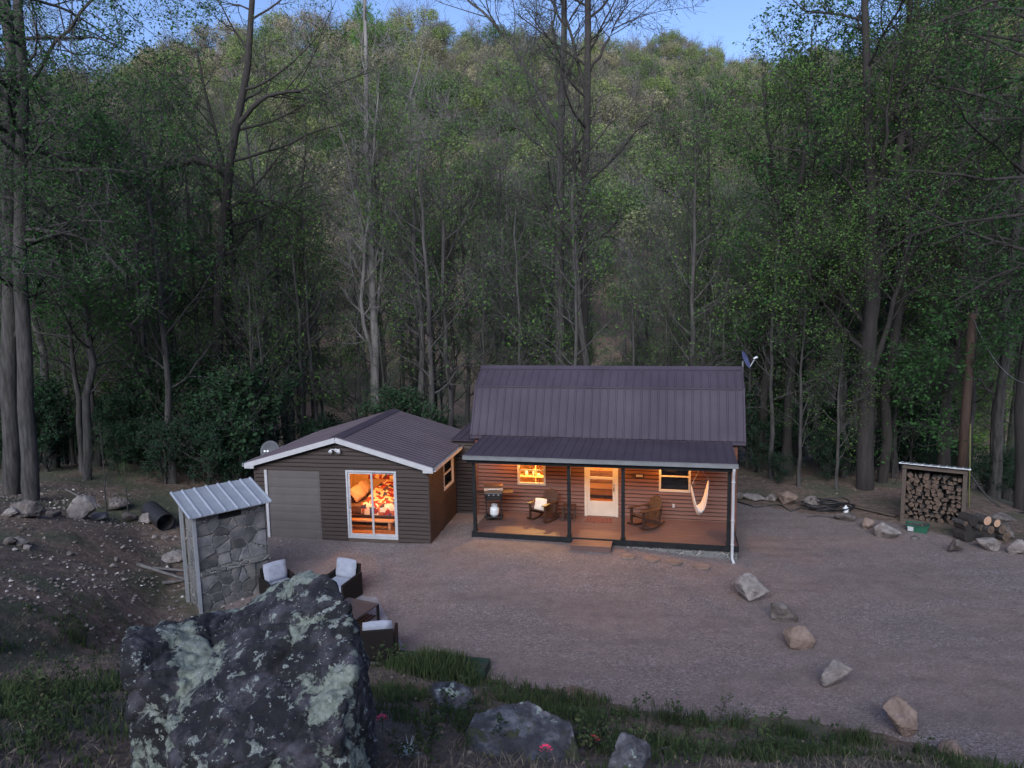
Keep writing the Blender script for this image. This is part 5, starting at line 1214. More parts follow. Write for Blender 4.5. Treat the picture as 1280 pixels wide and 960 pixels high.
def px_stem(pts, Y, ra, rb, base, dy=0.):
    out = []
    for i, (x, y) in enumerate(pts):
        q = at(x, y, Y + dy * i); out.append(q - base)
    return (out, ra, rb)
def key_tree(pxs, Y, lab, radii, name='tree', foot=None, extend=0, **kw):
    """pxs: list of stems, each a list of (px,py) from foot to top, standing at distance Y"""
    x0, y0 = pxs[0][0]; q = at(x0, y0, Y); base = np.array([q[0], Y, H1(q[0], Y) - .15])
    st = []
    for i, (p, (ra, rb)) in enumerate(zip(pxs, radii)):
        s_ = px_stem(p, Y, ra, rb, base, dy=(0 if i == 0 else (.25 if i % 2 else -.25)))
        if i == 0 or p[0] == pxs[0][0]: s_[0].insert(0, np.zeros(3)) if s_[0][0][2] > .2 else s_[0].__setitem__(0, np.zeros(3))
        st.append(s_)
    return plant_tree(tree_meshes(stems=st, **kw), tuple(base), 0, 1, lab, 'tree', None, name)
k_ = key_tree
# left edge pair
k_([[(14, 625), (12, 480), (12, 250), (14, 60), (10, -160)], [(12, 430), (60, 340), (120, 230), (165, 160)], [(13, 150), (60, 60), (100, 20), (160, -60)]], 23.5, 'tall thick tree at the left picture edge with drooping dark leaves', [(.27, .13), (.08, .03), (.07, .03)], seed=1, nl=22, limb=4.2, first=.32, ang=1.25, up=-.04, nb=7, nt=6, per=13, leaf=.095, lmat='leaf_dark', bmat='bark', leafy=.6)
k_([[(40, 642), (38, 560), (30, 440), (24, 300), (30, 100), (26, -60)]], 22.6, 'second thick grey trunk just right of the left edge tree', [(.26, .12)], seed=2, nl=20, limb=3.6, first=.45, ang=1.3, up=-.05, nb=6, nt=6, per=13, leaf=.095, lmat='leaf_dark', bmat='bark', leafy=.6)
k_([[(108, 600), (112, 450), (106, 330), (100, 180)]], 26, 'slender leafy tree behind the large pale boulder', [(.16, .05)], seed=3, nl=26, limb=3.4, first=.35, ang=1.2, up=0, nb=6, nt=6, per=9, leaf=.14, lmat='leaf_dark', leafy=.9)
# the double tree at 270-300 with its long left bough
k_([[(271, 530), (273, 420), (274, 300), (285, 215), (298, 150), (310, 90), (318, -40)], [(285, 215), (262, 195), (215, 205), (175, 220), (150, 245), (110, 275), (70, 310)], [(298, 155), (330, 118), (380, 112), (420, 130)], [(280, 260), (320, 250), (360, 255), (392, 285)]], 31, 'tall dark tree with a long bough reaching left above the stone fireplace', [(.27, .10), (.19, .08), (.11, .03), (.09, .02)], seed=4, nl=12, limb=4.0, first=.3, ang=1.0, up=.05, nb=6, nt=6, per=10, leaf=.092, lmat='leaf', bmat='bark_dark', leafy=.75)
k_([[(303, 520), (300, 440), (292, 330), (290, 250), (262, 140), (245, 60)]], 32, 'slimmer dark companion trunk right of the long-boughed tree', [(.17, .05)], seed=5, nl=20, limb=3.2, first=.3, ang=1.0, nb=6, nt=5, per=6, leaf=.14, bmat='bark_dark', leafy=.7)
k_([[(214, 575), (214, 470), (210, 380), (205, 260), (200, 120)]], 33, 'thin grey tree left of the long-boughed tree', [(.15, .05)], seed=6, nl=24, limb=3.2, first=.35, nb=6, nt=5, per=10, leaf=.092, lmat='leaf', leafy=.8)
# pale bare multi stem
k_([[(470, 520), (469, 420), (463, 300), (461, 180), (457, 60), (455, -80)], [(468, 440), (480, 300), (490, 200), (512, 120), (530, 60)], [(466, 380), (448, 260), (428, 170), (400, 90), (378, 20)], [(468, 330), (505, 180), (560, 165)], [(470, 470), (452, 380), (456, 300), (470, 180), (474, 90)]], 33, 'pale grey leafless tree with several upright stems behind the garage', [(.24, .05), (.10, .03), (.09, .02), (.05, .015), (.1, .03)], seed=7, nl=13, limb=2.8, first=.2, ang=.7, up=.12, nb=6, nt=6, per=2, leaf=.09, lmat='leaf', bmat='bark_pale', leafy=.35)
k_([[(565, 500), (566, 420), (563, 350), (560, 300)], [(566, 380), (545, 320), (520, 280), (505, 262)], [(566, 360), (590, 320), (602, 280)], [(565, 330), (570, 280), (590, 235)]], 34, 'small bare tree with crooked branches behind the garage roof', [(.12, .05), (.06, .02), (.06, .02), (.05, .015)], seed=8, nl=10, limb=2.4, first=.25, ang=.8, up=.06, nb=6, nt=6, per=1, leaf=.08, bmat='bark_dark', leafy=.2)
# two tall trees above the cabin
k_([[(699, 455), (700, 330), (700, 200), (703, 120), (706, 20), (708, -90)], [(700, 165), (680, 130), (660, 90), (640, 55), (610, 20), (575, -10)], [(700, 210), (668, 175), (640, 155), (622, 148)], [(702, 140), (692, 60), (690, -30)]], 33, 'tall trunk with a bough sweeping up left behind the cabin ridge', [(.27, .10), (.12, .04), (.06, .02), (.09, .03)], seed=9, nl=13, limb=3.6, first=.3, ang=.8, up=.08, nb=6, nt=6, per=3, leaf=.09, bmat='bark', leafy=.45)
k_([[(728, 455), (729, 330), (732, 200), (737, 120), (735, 20), (730, -100)], [(735, 130), (715, 50), (700, 0), (690, -40)], [(737, 90), (770, 30), (800, -30)]], 32, 'tall straight dark trunk just right of the one with the sweeping bough', [(.25, .11), (.08, .03), (.07, .02)], seed=10, nl=18, limb=3.8, first=.35, ang=1.0, up=.05, nb=6, nt=6, per=3, leaf=.09, bmat='bark_dark', leafy=.45)
k_([[(884, 462), (885, 360), (888, 260), (890, 200), (880, 110)], [(888, 240), (860, 215), (850, 190)]], 34, 'slim dark tree with fine new leaves above the right end of the roof', [(.14, .04), (.05, .02)], seed=11, nl=22, limb=3.0, first=.35, ang=.9, nb=6, nt=6, per=5, leaf=.11, leafy=.7)
# the big multi stem clump at right
k_([[(1080, 645), (1082, 540), (1086, 420), (1090, 330), (1088, 200), (1083, 60), (1082, -80)], [(1085, 420), (1100, 300), (1118, 210), (1132, 130), (1145, 40), (1150, -60)], [(1086, 480), (1112, 400), (1140, 310), (1180, 230), (1215, 190)], [(1086, 260), (1050, 215), (1000, 190), (960, 180)], [(1084, 440), (1050, 410), (1020, 360), (1005, 320)]], 27, 'broad leafy tree with several dark stems rising together left of the woodshed', [(.32, .09), (.24, .06), (.11, .03), (.07, .02), (.07, .02)], seed=12, nl=16, limb=4.4, first=.25, ang=.9, up=.06, nb=7, nt=6, per=10, leaf=.092, lmat='leaf', bmat='bark_dark', leafy=.8)
k_([[(1100, 640), (1104, 540), (1110, 440), (1128, 370), (1140, 260), (1130, 100), (1138, -60)]], 28, 'leaning dark trunk pressed against the broad multi-stemmed tree', [(.2, .07)], seed=13, nl=18, limb=3.6, first=.35, nb=6, nt=6, per=10, leaf=.092, bmat='bark_dark', leafy=.8)
k_([[(1053, 640), (1056, 520), (1050, 440), (1048, 340), (1044, 200), (1040, 80)], [(1054, 470), (1030, 400), (1012, 350)]], 29, 'straight slim trunk directly left of the broad multi-stemmed tree', [(.14, .05), (.06, .02)], seed=14, nl=22, limb=3.2, first=.4, nb=6, nt=6, per=7, leaf=.13, bmat='bark', leafy=.8)
k_([[(1117, 640), (1116, 540), (1124, 450), (1120, 330), (1112, 200)]], 30, 'pale slim trunk between the broad tree and the woodshed', [(.16, .05)], seed=15, nl=20, limb=3.0, first=.4, nb=6, nt=6, per=7, leaf=.13, bmat='bark', leafy=.7)
k_([[(950, 560), (955, 480), (965, 400), (970, 300), (962, 180), (955, 90)]], 31, 'dark leaning tree right behind the satellite dish', [(.17, .05)], seed=16, nl=24, limb=3.2, first=.35, nb=6, nt=6, per=7, leaf=.13, bmat='bark_dark', leafy=.75)
# right edge
k_([[(1242, 650), (1246, 540), (1256, 440), (1268, 330), (1276, 200), (1285, 60)], [(1250, 500), (1220, 470), (1195, 455)]], 27, 'leaning grey trunk right of the utility pole', [(.2, .08), (.05, .02)], seed=17, nl=22, limb=4.2, first=.4, ang=1.1, up=0, nb=7, nt=6, per=8, leaf=.15, lmat='leaf_dark', bmat='bark', leafy=.85)
k_([[(1276, 640), (1280, 500), (1290, 380), (1300, 200), (1310, 0), (1310, -150)]], 25, 'thick dark trunk at the right picture edge', [(.24, .1)], seed=18, nl=24, limb=5.2, first=.42, ang=1.25, up=-.03, nb=7, nt=6, per=13, leaf=.095, lmat='leaf_dark', bmat='bark_dark', leafy=.6)
k_([[(1180, 600), (1180, 480), (1190, 330), (1200, 180), (1196, 20), (1190, -120)]], 34, 'leafy dark tree crowning above the utility pole', [(.2, .08)], seed=19, nl=30, limb=5.0, first=.45, ang=1.1, up=0, nb=7, nt=6, per=13, leaf=.095, lmat='leaf_dark', bmat='bark_dark', leafy=.6)
k_([[(1330, 700), (1345, 400), (1350, 100), (1345, -200)]], 19.5, 'nearest dark tree whose branches hang in from the right edge', [(.2, .09)], seed=20, nl=22, limb=4.6, first=.4, ang=1.35, up=-.05, nb=7, nt=6, per=13, leaf=.095, lmat='leaf_dark', bmat='bark_dark', leafy=.6)

# tree kinds for the wood behind
V_ = {}
V_['leafy'] = [tree_meshes(101, 21, .2, nl=30, limb=3.8, first=.38, per=11, leaf=.115, leafy=.6), tree_meshes(102, 18, .16, nl=28, limb=3.2, first=.3, per=11, leaf=.115, leafy=.6), tree_meshes(103, 24, .24, nl=32, limb=4.2, first=.45, per=11, leaf=.115, leafy=.6)]
V_['dark'] = [tree_meshes(104, 20, .2, nl=32, limb=4.0, first=.25, per=9, leaf=.17, lmat='leaf_dark', bmat='bark_dark', leafy=.9), tree_meshes(105, 15, .14, nl=28, limb=3.2, first=.15, per=13, leaf=.095, lmat='leaf_dark', leafy=.6)]
V_['bare'] = [tree_meshes(106, 20, .16, nl=30, limb=3.4, first=.3, ang=.75, up=.14, nb=7, nt=7, per=3, leaf=.10, leafy=.5, bmat='bark'), tree_meshes(107, 16, .12, nl=26, limb=3.0, first=.25, ang=.8, up=.12, nb=7, nt=7, per=3, leaf=.1, leafy=.5), tree_meshes(108, 22, .18, nl=26, limb=3.2, first=.45, ang=.8, up=.1, nb=7, nt=6, per=3, leaf=.1, leafy=.5)]
V_['sapling'] = [tree_meshes(109, 7, .06, nl=16, limb=1.8, first=.2, nb=5, nt=4, per=8, leaf=.08, leafy=.8, branch=.9, twig=.5, sides=6), tree_meshes(110, 9, .07, nl=18, limb=2.0, first=.25, nb=5, nt=4, per=6, leaf=.075, leafy=.6, branch=1.0, twig=.5, sides=6, bmat='bark')]
V_['shrub'] = [tree_meshes(111, 2.6, .05, nl=16, limb=1.6, first=.05, ang=.9, nb=6, nt=5, per=9, leaf=.13, lmat='leaf_ever', branch=.8, twig=.35, sides=6, jit=.08), tree_meshes(112, 1.8, .04, nl=16, limb=1.3, first=.05, ang=1.0, nb=6, nt=5, per=8, leaf=.09, lmat='leaf_ever', branch=.7, twig=.3, sides=6, jit=.07)]
V_['bright'] = [tree_meshes(113, 12, .14, nl=28, limb=3.6, first=.2, per=10, leaf=.22, lmat='leaf_bright', leafy=.95)]
labs = {'leafy': ('green spring tree standing in the wood behind the yard', 'green trees of the wood'), 'dark': ('dark leafy tree standing in the wood behind the yard', 'dark trees of the wood'), 'bare': ('nearly leafless tree standing in the wood behind the yard', 'bare trees of the wood'),
        'sapling': ('thin young tree at the edge of the wood', 'saplings at the edge of the wood'), 'shrub': ('dark bushy shrub on the forest floor', 'shrubs of the forest floor')}
def fwd(kind, x, y, sc, rng, lab=None, group=None, cat=None, name=None):
    ms = V_[kind][rng.integers(len(V_[kind]))]
    nm = name or ('shrub' if kind == 'shrub' else 'sapling' if kind == 'sapling' else 'forest_tree')
    return plant_tree(ms, (x, y, H1(x, y) - .1), rng.uniform(0, 6.28), (sc * rng.uniform(.9, 1.1), sc * rng.uniform(.9, 1.1), sc), lab or labs[kind][0], cat or ('shrub' if kind == 'shrub' else 'tree'), group or labs[kind][1], nm)
rng = np.random.default_rng(77)
def inview(x, y, m=.06): return abs(math.atan2(x, y)) < .615 + m
placed = []
def free(x, y, d): return all((x - a) ** 2 + (y - b) ** 2 > d * d for a, b in placed)
def blocked(x, y):   # keep clear of buildings
    return (-9.5 < x < 8.8 and y < 29.5) or (11 < x < 16 and y < 24)
cnt = 0; tries = 0
while cnt < 84 and tries < 9000:
    tries += 1
    y = 28 + 34 * rng.random() ** 1.1; x = rng.uniform(-.78, .78) * y
    if not inview(x, y) or blocked(x, y) or not free(x, y, 1.8 + .03 * y): continue
    u = rng.random(); az = x / y
    if az < -.33: kind = 'leafy' if u < .42 else 'dark' if u < .62 else 'bare'
    elif az < .28: kind = 'leafy' if u < .36 else 'bare' if u < .95 else 'dark'
    elif az < .5: kind = 'leafy' if u < .28 else 'bare' if u < .65 else 'dark'
    else: kind = 'leafy' if u < .7 else 'dark'
    # trees right behind the buildings stay lower so that the lit hillside shows
    sc = rng.uniform(.75, 1.05)
    if -.30 < az < .30: sc *= .72 if kind != 'bare' else .8
    if -.08 < az < .26 and y < 42 and kind != 'bare': continue
    if az > .56 and y < 50: 
        if rng.random() < .6: continue
    fwd(kind, x, y, sc, rng); placed.append((x, y)); cnt += 1
for _ in range(105):
    for _t in range(40):
        y = rng.uniform(26.6, 40); x = rng.uniform(-.72, .72) * y
        if not blocked(x, y) and free(x, y, 1.0): break
    placed.append((x, y)); fwd('sapling', x, y, rng.uniform(.6, 1.6), rng)
for _ in range(85):
    for _t in range(40):
        y = rng.uniform(26.8, 37); x = rng.uniform(-.75, .75) * y
        if blocked(x, y): continue
        if x / y > -.25 and rng.random() < .45: continue
        break
    fwd('shrub', x, y, rng.uniform(.45, 1.1), rng)
# the rhododendron mass left of the garage, each bush its own
for k, (px, py, Y_, sc, w_) in enumerate(((300, 560, 27.5, 1.35, 'touching the garage eave beside the satellite dish'), (262, 575, 26.6, 1.15, 'second from the garage'), (235, 560, 28.5, 1.4, 'tallest of those left of the garage'), (205, 585, 26.8, 1.0, 'low, above the culvert pipe'), (320, 530, 31, 1.5, 'behind the satellite dish'), (180, 560, 29, 1.2, 'farthest left above the culvert pipe'))):
    q = at(px, py, Y_); plant_tree(V_['shrub'][k % 2], (q[0], Y_, H1(q[0], Y_) - .1), k * 1.3, sc, 'dark evergreen bush ' + w_, 'shrub', 'evergreen bushes left of the garage', 'shrub')
# fresh green crowns that stand out
for px, py, Y_, sc, w_ in ((1205, 520, 46, .85, 'fresh green tree glowing between the utility pole and the woodshed'), (1150, 530, 52, .75, 'fresh green tree seen between the dark trunks left of the pole'), (650, 262, 150, 1.15, 'bright green crown low on the hillside above the cabin'), (690, 300, 130, .9, 'bright green crown just below the brightest one on the hillside'), (462, 128, 190, 1.5, 'bright green crown high on the hillside left of the bare tree'), (625, 240, 160, .8, 'small bright crown left of the bright green hillside crown')):
    q = at(px, py, Y_); plant_tree(V_['bright'][0], (q[0], Y_, H1(q[0], Y_) - .2), px, sc, w_, 'tree', 'fresh green trees', 'forest_tree')

# ------------------------------------------------------------------ the far wooded hillside: one mass
def blob_tree(seed, H=13, R=4, n=1500, leafs=.42, bare=False):
    rng = np.random.default_rng(seed)
    st = rng.normal(size=(1, 1, 3)) * 0; Pn = np.stack([np.zeros(6), np.zeros(6), np.linspace(0, H * .8, 6)], -1)[None]; Rr = np.linspace(.22, .06, 6)[None]
    A, RA, _ = grow(rng, Pn, Rr, 20, .4, 1, R * .95, .85, .16, .10, .6, 5); B, RB, _ = grow(rng, A, RA, 6, .3, 1, R * .5, .8, .2, .1, .7, 4)
    RB = np.maximum(RB, .02); vt, ft = tubes(Pn, Rr, 5); va, fa = tubes(A, RA, 3); vb, fb = tubes(B, RB, 3)
    # leaves gathered in rounded clumps over the crown
    nc = 26; u = rng.normal(size=(nc, 3)); u[:, 2] = np.abs(u[:, 2]) * .9 - .25; u = unit(u)
    cc = u * np.array([R, R, R * .85]) * rng.uniform(.55, .95, (nc, 1)) + np.array([0, 0, H * .62]); cr = R * rng.uniform(.25, .42, nc)
    if n < 500: cr = cr * 1.3
    d_ = unit(rng.normal(size=(n, 3))); k_ = rng.integers(0, nc, n); pc_ = cc[k_] + d_ * (cr[k_] * rng.uniform(.55, 1.05, n))[:, None]
    vl, fl, lv = leaves(rng, np.repeat(pc_[:, None], 2, 1), 1, leafs, .05, .5); lv = rng.random(nc)[k_] * .6 + .4 * rng.random(n)
    V = np.concatenate([vt, va, vb, vl]); o1 = len(vt); o2 = o1 + len(va); o3 = o2 + len(vb); nb_ = len(ft) + len(fa) + len(fb)
    return mesh_np('hill_tree', V, [ft, fa + o1, fb + o2, fl + o3], [M['bark'], M['leaf_hill']], np.r_[np.zeros(nb_, int), np.ones(len(fl), int)], attr={'lv': np.r_[np.zeros(nb_), lv]})
hc = bpy.data.collections.new('hill_tree_kinds')
for i, (h, r, n, lf) in enumerate(((11, 3.7, 2600, .34), (9.5, 4.0, 2900, .34), (12, 3.5, 2200, .34), (13, 3.4, 260, .26), (11, 3.3, 1100, .30))):
    o = bpy.data.objects.new('hill_tree_kind', blob_tree(200 + i, h, r, n, lf)); hc.objects.link(o)
rg = np.random.default_rng(9)
n = 9500
r_ = np.sqrt(rg.uniform(64 ** 2, 330 ** 2, n)); a_ = rg.uniform(-.80, .80, n); x_, y_ = r_ * np.sin(a_), r_ * np.cos(a_)
r2 = np.sqrt(rg.uniform(330 ** 2, 620 ** 2, 9000)); a2 = rg.uniform(-.05, .70, 9000); x_ = np.r_[x_, r2 * np.sin(a2)]; y_ = np.r_[y_, r2 * np.cos(a2)]; rr_ = np.r_[r_, r2]; z_ = hz(x_, y_)
# drop what lies hidden behind the crests
def visible(x, y, z):
    ok = np.ones(len(x), bool)
    for t in np.linspace(.25, .97, 40):
        ok &= hz(x * t, y * t) < CH + (z + 16 - CH) * t + .5
    return ok
kp = visible(x_, y_, z_); x_, y_, z_, rr_ = x_[kp], y_[kp], z_[kp], rr_[kp]
# spacing
cell = {}; sel = []
for i in range(len(x_)):
    d = 4.9 if rr_[i] < 110 else 4.6 if rr_[i] < 150 else 5.0 if rr_[i] < 330 else 7.5
    k = (int(x_[i] // d), int(y_[i] // d), d)
    if k in cell: continue
    cell[k] = 1; sel.append(i)
sel = np.array(sel); x_, y_, z_, rr_ = x_[sel], y_[sel], z_[sel], rr_[sel]; n = len(x_)
print('hill trees', n)
me = bpy.data.meshes.new('far_forest'); me.vertices.add(n); me.vertices.foreach_set('co', np.stack([x_, y_, z_ - .3], -1).astype(np.float32).ravel())
sc_ = rg.uniform(.55, 1.3, n) * np.where(rr_ > 330, 1.45, 1); kindn = rg.integers(0, 5, n)
low_ = rr_ < 120; kindn = np.where(low_ & (rg.random(n) < .3), 3, kindn)
hue_ = np.clip(.5 + 1.1 * fbm(x_ * .05, y_ * .05, 3) + rg.uniform(-.42, .42, n), 0, 1)
for nm, ty, val in (('sc', 'FLOAT', sc_), ('hue', 'FLOAT', hue_), ('rz', 'FLOAT', rg.uniform(0, 6.28, n)), ('kind', 'INT', kindn)):
    at_ = me.attributes.new(nm, ty, 'POINT'); at_.data.foreach_set('value', val.astype(np.int32 if ty == 'INT' else np.float32))
ff = link(bpy.data.objects.new('far_forest', me)); tag(ff, 'spring woodland covering the far hillsides', 'forest', kind='stuff')
ng = bpy.data.node_groups.new('far_forest_nodes', 'GeometryNodeTree'); ng.interface.new_socket('Geometry', in_out='INPUT', socket_type='NodeSocketGeometry'); ng.interface.new_socket('Geometry', in_out='OUTPUT', socket_type='NodeSocketGeometry')
gi_, go_ = ng.nodes.new('NodeGroupInput'), ng.nodes.new('NodeGroupOutput'); iop = ng.nodes.new('GeometryNodeInstanceOnPoints'); ci = ng.nodes.new('GeometryNodeCollectionInfo'); ci.inputs[0].default_value = hc; ci.inputs['Separate Children'].default_value = True; ci.inputs['Reset Children'].default_value = True
iop.inputs['Pick Instance'].default_value = True
def na(name, ty):
    a = ng.nodes.new('GeometryNodeInputNamedAttribute'); a.data_type = ty; a.inputs[0].default_value = name; return a.outputs[0]
cx = ng.nodes.new('ShaderNodeCombineXYZ'); ng.links.new(na('rz', 'FLOAT'), cx.inputs[2])
ng.links.new(gi_.outputs[0], iop.inputs['Points']); ng.links.new(ci.outputs[0], iop.inputs['Instance']); ng.links.new(na('kind', 'INT'), iop.inputs['Instance Index']); ng.links.new(cx.outputs[0], iop.inputs['Rotation']); ng.links.new(na('sc', 'FLOAT'), iop.inputs['Scale']); ng.links.new(iop.outputs[0], go_.inputs[0])
ff.modifiers.new('trees', 'NODES').node_group = ng

# ------------------------------------------------------------------ grass, straw, weeds, flowers on the slope
def blades(name, n, dens, hmin, hmax, w, mat, seed, region, lean=.5, clump=.0, tuft=1):
    rg = np.random.default_rng(seed); m_ = n * 5
    X_ = rg.uniform(region[0], region[1], m_); Y_ = rg.uniform(region[2], region[3], m_); D_ = dens(X_, Y_); keep = D_ > rg.random(m_); X_, Y_, D_ = X_[keep][:n], Y_[keep][:n], D_[keep][:n]
    if tuft > 1:
        X_ = np.repeat(X_, tuft); Y_ = np.repeat(Y_, tuft); D_ = np.repeat(D_, tuft); X_ = X_ + rg.normal(size=len(X_)) * clump; Y_ = Y_ + rg.normal(size=len(Y_)) * clump
    k = len(X_); Z_ = hz(X_, Y_) - .01; h = rg.uniform(hmin, hmax, k) * (.5 + .7 * D_); a = rg.uniform(0, 6.28, k); ln = rg.uniform(.1, 1, k) * lean * h
    dx, dy = np.cos(a), np.sin(a); b = rg.uniform(0, 6.28, k); wx, wy = np.cos(b) * w, np.sin(b) * w
    Pb = np.stack([X_, Y_, Z_], -1); o = lambda sx, l, z: Pb + np.stack([dx * ln * l + wx * sx, dy * ln * l + wy * sx, h * z], -1)
    V = np.stack([o(-1, 0, 0), o(1, 0, 0), o(.75, .35, .55), o(-.75, .35, .55), o(0, 1, .95)], 1).reshape(-1, 3); i = np.arange(k) * 5
    F4 = np.stack([i, i + 1, i + 2, i + 3], -1); F3 = np.stack([i + 3, i + 2, i + 4], -1); lv = rg.random(k)
    ob = link(bpy.data.objects.new(name, mesh_np(name, V, [F4, F3], [mat], attr={'lv': np.r_[lv, lv]}))); return tag(ob, kind='stuff')
off_ = lambda x, y: np.interp(x, *YE) - y     # distance up the slope from the gravel edge
def slope_d(x, y):
    d = off_(x, y); patch = ss((fbm(x * 1.1, y * 1.1) - .03) * 4.0); lft = ss((-3.0 - x) / 2) * ss((11.5 - y) / 3)
    return np.where(d > -.15, np.clip(np.maximum(patch * .8, lft * (.35 + .65 * patch)), .02, 1), 0) * np.where((x < -7) & (y > 13.5), .12, 1) * np.where(x < -9, np.where(y > 12.5, .3, 1), 1)
blades('grass', 6500, slope_d, .06, .22, .009, M['grass'], 1, (-13, 11, 4.2, 16), .7, .05, 7)
edge_d = lambda x, y: np.exp(-((off_(x, y) - .25) / .35) ** 2) * ss((fbm(x * 1.6 + 9, y * 1.6) + .12) * 4) * (x > -2.6)
blades('edge_grass', 900, edge_d, .14, .36, .009, M['grass'], 2, (-3, 11, 7, 15), .5, .06, 14)
blades('tall_grass', 90, lambda x, y: np.exp(-(((x + 1.6) / .65) ** 2 + ((y - 13.75) / .4) ** 2)), .30, .60, .011, M['grass'], 12, (-3, 0, 12.5, 14.6), .5, .1, 60)
stm = new_mat('dead_grass', (.3, .24, .17), .95); gi = N(stm, 'ShaderNodeNewGeometry'); L(stm, ramp(stm, gi.outputs['Random Per Island'], [(0, (.07, .052, .04)), (.6, (.135, .108, .08)), (1, (.25, .21, .155))]), P(stm).inputs['Base Color'])
blades('dead_grass', 13000, lambda x, y: np.where(off_(x, y) > -.1, .35 + .65 * ss((-fbm(x * 1.1, y * 1.1) + .05) * 4), 0) * np.where((x < -7) & (y > 13), .3, 1), .03, .09, .004, stm, 3, (-13, 11, 4.2, 16), 3.2, .05, 3)
# leaf litter flakes
def flakes(name, n, dens, size, mat, seed, region):
    rg = np.random.default_rng(seed); X_ = rg.uniform(region[0], region[1], n * 4); Y_ = rg.uniform(region[2], region[3], n * 4); k = dens(X_, Y_) > rg.random(n * 4); X_, Y_ = X_[k][:n], Y_[k][:n]; k = len(X_)
    c = np.stack([X_, Y_, hz(X_, Y_) + .012], -1); nn = rg.normal(size=(k, 3)) * .5 + [0, 0, 1]; nn = unit(nn); r = unit(rg.normal(size=(k, 3))); u = unit(r - nn * (r * nn).sum(-1, keepdims=True)); w = np.cross(nn, u); s_ = (size * rg.uniform(.4, 1.3, k))[:, None]
    V = np.stack([c - u * s_, c + w * s_ * .6, c + u * s_, c - w * s_ * .6], 1).reshape(-1, 3)
    return tag(link(bpy.data.objects.new(name, mesh_np(name, V, [np.arange(k * 4).reshape(k, 4)], [mat]))), kind='stuff')
flakes('leaf_litter', 14000, lambda x, y: (off_(x, y) > .0) * .8 + (y > 25.5) * .8, .035, stm, 5, (-19, 16, 4, 34))
# small broad-leaved weeds
def weed_mesh(seed, h=.3, n=26, s=.05, mat='grass'):
    rng = np.random.default_rng(seed); Pn = np.stack([np.linspace(0, rng.normal() * .05, 5), np.linspace(0, rng.normal() * .05, 5), np.linspace(0, h, 5)], -1)[None]; R = np.linspace(.006, .003, 5)[None]
    A, RA, _ = grow(rng, Pn, R, 9, .2, 1, h * .45, .9, .1, .05, .8, 4); vt, ft = tubes(Pn, R, 4); va, fa = tubes(A, RA, 3); vl, fl, lv = leaves(rng, A, max(1, n // 9), s, .02, .8); o1 = len(vt); o2 = o1 + len(va); nb = len(ft) + len(fa)
    return mesh_np('weed', np.concatenate([vt, va, vl]), [ft, fa + o1, fl + o2], [M['bark_dark'], M[mat]], np.r_[np.zeros(nb, int), np.ones(len(fl), int)], attr={'lv': np.r_[np.zeros(nb), lv]})
WM = [weed_mesh(i, .22 + .06 * i, 36 + 10 * i, .055) for i in range(4)]
rng = np.random.default_rng(15); c_ = 0
while c_ < 110:
    px, py = rng.uniform(20, 1230), rng.uniform(760, 958); p = hit(px, py); d = float(off_(np.array(p[0]), np.array(p[1])))
    if d < .05 or p[1] < 4.5 or (140 < px < 475): continue
    o = link(bpy.data.objects.new('weed', WM[rng.integers(4)])); o.location = tuple(p); o.rotation_euler.z = rng.uniform(0, 6.28); s_ = rng.uniform(.5, 1.2); o.scale = (s_, s_, s_); tag(o, 'small leafy green weed growing on the grassy slope', 'plant', 'weeds on the slope'); c_ += 1
for k, (px, py, w_) in enumerate(((472, 828, 'leftmost'), (487, 826, 'middle'), (500, 829, 'rightmost'))):
    p = hit(px, py + 8); o = link(bpy.data.objects.new('weed', WM[2 + k % 2])); o.location = tuple(p); o.scale = (1.3,) * 3; tag(o, 'leafy weed silhouetted against the nearest wicker armchair, %s of three' % w_, 'plant', 'weeds behind the nearest armchair')
# pink flowers
for k, (px, py, lab) in enumerate(((478, 912, 'pink flower head beside the huge lichen boulder'), (682, 952, 'bright pink flower at the foot of the flat-topped boulder'), (742, 938, 'faint red-orange flower left of the pointed rock'))):
    p = hit(px, py + 4); o = empty('flower', tuple(p), 0, lab, 'flower'); s = MB(); s.tube([(0, 0, 0), (.01, 0, .1), (.0, .01, .17)], .004, 5); s.build('stem', M['grass'], o)
    s = MB(); rg2 = random.Random(k)
    for i in range(14):
        a = i * 2.4; r1 = .012 + .003 * i; z = .19 - .002 * i; c0 = Vector((r1 * math.cos(a), r1 * math.sin(a), z)); t_ = Vector((-math.sin(a), math.cos(a), 0)) * .016; o2 = Vector((math.cos(a), math.sin(a), .5)) * .022
        s.add([tuple(c0 - t_), tuple(c0 + t_), tuple(c0 + o2 + t_ * .7), tuple(c0 + o2 - t_ * .7)], [(0, 1, 2, 3)])
    s.build('petals', M['pink'] if k < 2 else new_mat('red_petals', (.5, .07, .06), .6), o)
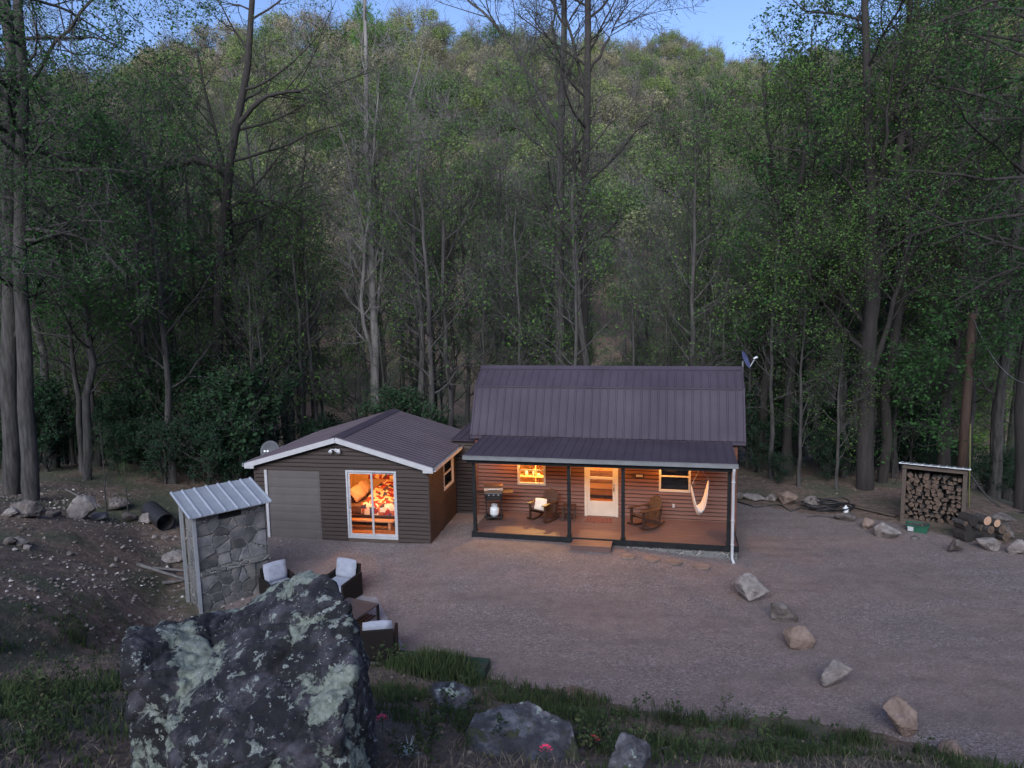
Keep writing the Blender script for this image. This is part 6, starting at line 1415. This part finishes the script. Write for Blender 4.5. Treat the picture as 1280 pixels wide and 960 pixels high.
# silvery spiky plant
p = hit(511, 945); rg2 = np.random.default_rng(3); V = []; F = []
for i in range(26):
    a = rg2.uniform(0, 6.28); L_ = rg2.uniform(.14, .24); el = rg2.uniform(.3, 1.4); d = np.array([math.cos(a) * math.cos(el), math.sin(a) * math.cos(el), math.sin(el)]); sd_ = np.array([-math.sin(a), math.cos(a), 0]) * .009; q = np.zeros(3); b0 = len(V)
    for j in range(6):
        t = j / 5; wq = sd_ * (1 - t) * (1 if j else .6); V += [q - wq, q + wq]; q = q + d * L_ / 5; d = d + np.array([0, 0, -.22]); d /= np.linalg.norm(d)
    F += [(b0 + 2 * j, b0 + 2 * j + 1, b0 + 2 * j + 3, b0 + 2 * j + 2) for j in range(5)]
o = link(bpy.data.objects.new('spiky_plant', mesh_np('spiky_plant', np.array(V), [np.array(F)], [M['grey_leaf']], attr={'lv': rg2.random(len(F))}))); o.location = tuple(p); tag(o, 'silvery spiky-leaved plant right of the huge lichen boulder', 'plant')
# small shrubs along the fallen ground behind the rock pile
for k, (px, py, w_) in enumerate(((160, 640, 'light green seedling above the rocks left of the culvert'), (133, 640, 'thin upright sapling behind the large pale boulder'))):
    q = hit(px, py); plant_tree(V_['sapling'][k], tuple(q), k, .22 if k == 0 else .3, w_, 'sapling', None, 'sapling')

# ------------------------------------------------------------------ labels that single each tree out, by what it rises behind and its order there
from bpy_extras.object_utils import world_to_camera_view as w2c
bpy.context.view_layer.update()
def ordn(k): return '%d%s' % (k, 'th' if 10 <= k % 100 <= 20 else {1: 'st', 2: 'nd', 3: 'rd'}.get(k % 10, 'th'))
ZN = [(0, 150, 'at the left picture edge'), (150, 300, 'left of the garage'), (300, 590, 'behind the garage'), (590, 760, "behind the cabin's left half"), (760, 935, "behind the cabin's right half"), (935, 1110, 'between cabin and woodshed'), (1110, 1281, 'behind the woodshed')]
looks = {'green trees of the wood': 'green spring tree', 'dark trees of the wood': 'dark leafy tree', 'bare trees of the wood': 'nearly leafless tree', 'saplings at the edge of the wood': 'thin young tree', 'shrubs of the forest floor': 'bushy shrub'}
bk = {}
for o in list(S.objects):
    g = o.get('group')
    if o.parent is None and g in looks:
        u = w2c(S, cam, o.matrix_world.translation + Vector((0, 0, 1)))
        px = u.x * 1280; zn = next((z for z in ZN if z[0] <= px < z[1]), None)
        if zn is None: zn = (0, 0, 'past the left picture edge' if px < 0 else 'past the right picture edge')
        d = 'near' if u.z < 40 else 'middle' if u.z < 55 else 'far'
        bk.setdefault((g, zn[2], d), []).append((px, o))
for (g, z, d), lst in bk.items():
    lst.sort(key=lambda t: t[0])
    for i, (px, o) in enumerate(lst):
        o['label'] = '%s %s, %s' % (looks[g], z, ('alone in the %s rows' % d) if len(lst) == 1 else '%s from left in the %s rows' % (ordn(i + 1), d))
wd = sorted([o for o in S.objects if o.get('group') == 'weeds on the slope'], key=lambda o: w2c(S, cam, o.location).x)
lw = [o for o in wd if w2c(S, cam, o.location).x * 1280 < 300]; rw = [o for o in wd if o not in lw]
for nm, ls in (('left of the huge boulder', lw), ('right of the huge boulder', rw)):
    for i, o in enumerate(ls): o['label'] = 'small green weed on the slope %s, %s from the left' % (nm, ordn(i + 1))
